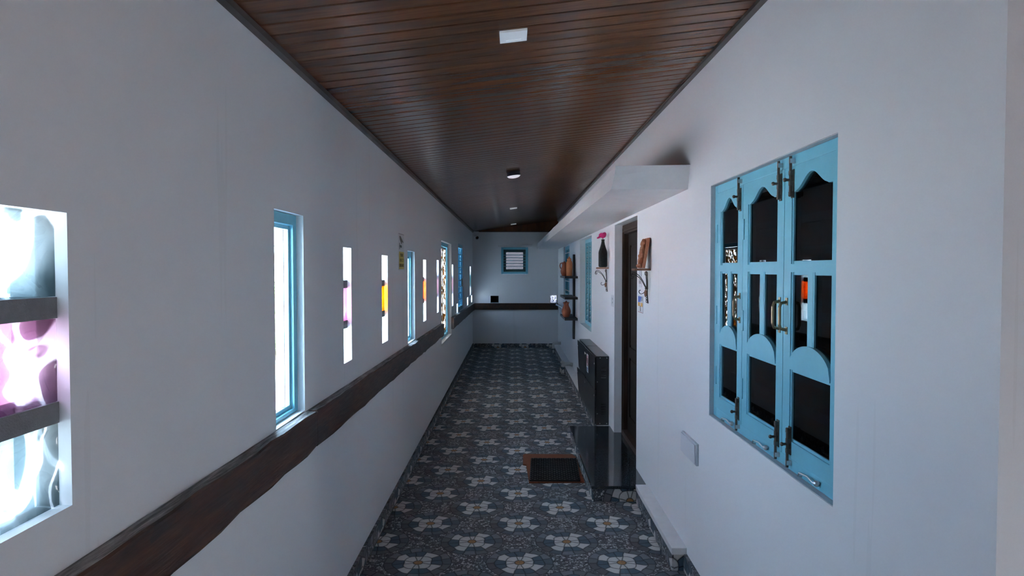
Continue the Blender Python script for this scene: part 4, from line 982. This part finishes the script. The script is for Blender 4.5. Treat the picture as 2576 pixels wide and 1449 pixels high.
# clay plaque leaning on the wall
pq = thing('clay_plaque', (XR - .05, 4.82, 1.7315), 'terracotta relief plaque with standing figure leaning against the wall', 'plaque')
ang = .165; Hq = .222
def pqp(d, s, h):   # d out of the slab face, s along the wall, h up the slab
    return V(XR - .044 + h * math.sin(ang) - d * math.cos(ang), 4.82 + s, 1.7315 + h * math.cos(ang) + (d * math.sin(ang) if d < 0 else 0) + .001)
b_ = bmesh.new(); hexa(b_, [pqp(d, s, h) for d in (0.014, 0.0) for s in (-.07, .07) for h in (0, Hq)]); obj('slab', b_, 'plaque_clay', pq, bevel=.002)
for d in (-.068, .058):
    b_ = bmesh.new(); hexa(b_, [pqp(dd, s, h) for dd in (0.022, 0.0145) for s in (d, d + .010) for h in (0.004, Hq - .004)]); obj('rim', b_, 'plaque_clay', pq)
b_ = bmesh.new(); rot = Matrix.Rotation(ang, 3, 'Y')
for s, h, r in ((0, .182, (.024, .021, .024)), (.004, .205, (.016, .02, .012)), (0, .150, (.020, .030, .024)), (0, .118, (.019, .024, .030)), (0, .088, (.024, .031, .024)), (-.012, .055, (.018, .016, .036)), (.014, .050, (.019, .016, .036)), (-.014, .016, (.022, .018, .016)), (.014, .014, (.024, .018, .014)), (-.036, .130, (.014, .012, .030)), (.036, .125, (.014, .012, .032)), (-.044, .098, (.013, .011, .020)), (.040, .092, (.015, .011, .022)), (0, .02, (.016, .05, .012)), (0, .168, (.016, .012, .012))):
    ball(b_, pqp(.030, s, h), r, 12, rot)
for v in b_.verts:
    v.co += V(rg.gauss(0, .0012), rg.gauss(0, .0012), rg.gauss(0, .0012)); v.co.z = max(v.co.z, 1.7325)
fig = obj('relief_figure', b_, 'plaque_clay', pq, smooth=True)
md = fig.modifiers.new('remesh', 'REMESH'); md.mode = 'VOXEL'; md.voxel_size = .003; md.use_smooth_shade = True
md = fig.modifiers.new('smooth', 'SMOOTH'); md.iterations = 3; md.factor = .5

# ------------------------------------------------------------------ electrical boxes, lights, camera, pipes
t = thing('junction_box', (XR - .01, 3.655, .665), 'white blank electrical cover on the right wall below the shuttered window', 'switch')
bm = bx(XR - .016, XR - .0005, 3.505, 3.81, .672, .79); obj('back_box', bm, 'plastic_grey', t, bevel=.004)
bm = bx(XR - .024, XR - .0165, 3.515, 3.80, .678, .784); obj('cover', bm, 'plastic_white', t, bevel=.004)
def ceil_pt(x, y, d=0): return V(x, y, zc(x) - d)
def panel_light(x0, x1, y0, y1, label):
    c_ = ((x0 + x1) / 2, (y0 + y1) / 2); t = thing('panel_light', ceil_pt(*c_, .01), label, 'ceiling light', 'square panel lights in the ceiling')
    def sl(a, b, c0, d, h0, h1):
        b_ = bmesh.new(); hexa(b_, [(x, y + SK * (x - c_[0]), zc(x) - h) for x in (a, b) for y in (c0, d) for h in (h1, h0)]); return b_
    w = .024
    b_ = bmesh.new()
    for a in ((x0, x0 + w, y0, y1), (x1 - w, x1, y0, y1), (x0 + w, x1 - w, y0, y0 + w), (x0 + w, x1 - w, y1 - w, y1)): hexa(b_, [(x, y + SK * (x - c_[0]), zc(x) - h) for x in a[:2] for y in a[2:] for h in (.009, .0005)])
    obj('rim', b_, 'panel_glow', t); obj('diffuser', sl(x0 + w, x1 - w, y0 + w, y1 - w, .0005, .007), 'panel_glow', t)
panel_light(-.052, .057, 2.61, 2.73, 'white square panel light nearest the camera, ahead of the round lamp')
panel_light(-.045, .066, 10.12, 10.26, 'white square panel light just beyond the round lamp')
panel_light(-.042, .072, 13.70, 13.85, 'white square panel light close to the end wall')
c_ = ceil_pt(0.004, 6.40); t = thing('round_lamp', c_ - V(0, 0, .062), 'round surface-mounted ceiling lamp with dark rim and white face', 'ceiling light')
rotm = Matrix.Rotation(-math.atan(SL), 3, 'Y')
b_ = bmesh.new(); lathe(b_, [(.0, -.040), (.066, -.040), (.0665, -.038), (.066, -.001), (.0, -.001)], (0, 0, 0), 36); bmesh.ops.rotate(b_, verts=b_.verts, cent=(0, 0, 0), matrix=rotm); bmesh.ops.translate(b_, verts=b_.verts, vec=c_); obj('rim', b_, 'light_rim', t, smooth=True)
b_ = bmesh.new(); lathe(b_, [(.0, -.060), (.03, -.058), (.052, -.052), (.0635, -.0405), (.0, -.0402)], (0, 0, 0), 36); bmesh.ops.rotate(b_, verts=b_.verts, cent=(0, 0, 0), matrix=rotm); bmesh.ops.translate(b_, verts=b_.verts, vec=c_); obj('diffuser', b_, 'lamp_diffuser', t, smooth=True)
# security camera in the far corner
t = thing('security_camera', (-.79, YF - .06, 2.4), 'white bullet security camera in the top left far corner', 'camera')
obj('mount', bx(-.86, -.74, YF - .10, YF - .001, 2.47, 2.545), 'plastic_white', t, bevel=.006)
b_ = bmesh.new(); tube(b_, [(-.80, YF - .07, 2.472), (-.80, YF - .08, 2.44)], .016, 12); obj('joint', b_, 'plastic_white', t)
b_ = bmesh.new(); p0 = V(-.815, YF - .03, 2.452); d = V(.40, -1, -.45).normalized(); tube(b_, [p0, p0 + d * .01, p0 + d * .12], [.032, .043, .043], 20); obj('barrel', b_, 'plastic_white', t, smooth=True)
b_ = bmesh.new(); tube(b_, [p0 + d * .1201, p0 + d * .124], .034, 20); obj('lens', b_, 'camera_black', t)
# drain pipes
def drain(yc, xa, xb, label_b, label_p, h, bend):
    t = thing('gully_box', ((xa + xb) / 2, yc, 0), label_b, 'drain', 'small tiled gully boxes')
    bm = bmesh.new()
    for a in ((xa, xa + .01, yc - .045, yc + .045), (xb - .01, xb, yc - .045, yc + .045), (xa + .01, xb - .01, yc + .035, yc + .045)): box(bm, a[0], a[1], a[2], a[3], 0.0005, h)
    obj('sides', bm, 'tile_edge', t); obj('tile', bx(xa + .010, xb - .010, yc - .045, yc - .036, .0005, h), 'mosaic_end', t)
    p = thing('drain_pipe', (xb, yc, h - .03), label_p, 'pipe', 'white plastic drain elbows')
    b_ = bmesh.new(); tube(b_, bend, .030, 14); obj('pipe', b_, 'pvc_pipe', p, smooth=True)
    return p
p = drain(10.87, .765, .857, 'small tiled gully box on the floor beside the ledge, nearer one', 'white plastic pipe elbow from the wall into the nearer gully box', .112, [(.993, 10.90, .142), (.94, 10.90, .158), (.89, 10.89, .160), (.850, 10.88, .150), (.830, 10.87, .136), (.826, 10.87, .1135)])
b_ = bmesh.new(); tube(b_, [(.868, 10.885, .150), (.825, 10.885, .185)], .026, 14); tube(b_, [(.825, 10.885, .185), (.800, 10.885, .205)], .031, 14); obj('inspection_cap', b_, 'pvc_pipe', p, smooth=True)
drain(13.55, .80, .862, 'small dark tiled gully box in the far right corner', 'thin white pipe elbow in the far right corner', .085, [(.993, 13.62, .196), (.90, 13.62, .196), (.846, 13.61, .190), (.832, 13.58, .160), (.831, 13.56, .088)])
# white handrail under the far window
t = thing('wall_rail', (.95, 13.3, .8), 'slim white pipe rail on the right wall close to the end wall', 'rail')
b_ = bmesh.new(); tube(b_, [(.935, 14.1, .965), (.935, 12.45, 1.0)], .016, 10); ball(b_, (.935, 14.11, .965), .021, 10); obj('bar', b_, 'plastic_white', t, smooth=True)
for y in (13.95, 13.55): obj('bracket', bx(.972, XR - .001, y - .02, y + .02, .78, .975), 'plastic_white', t)
for y in (13.95, 13.55): obj('stub', bx(.935, .973, y - .008, y + .008, .955, .970), 'plastic_white', t)
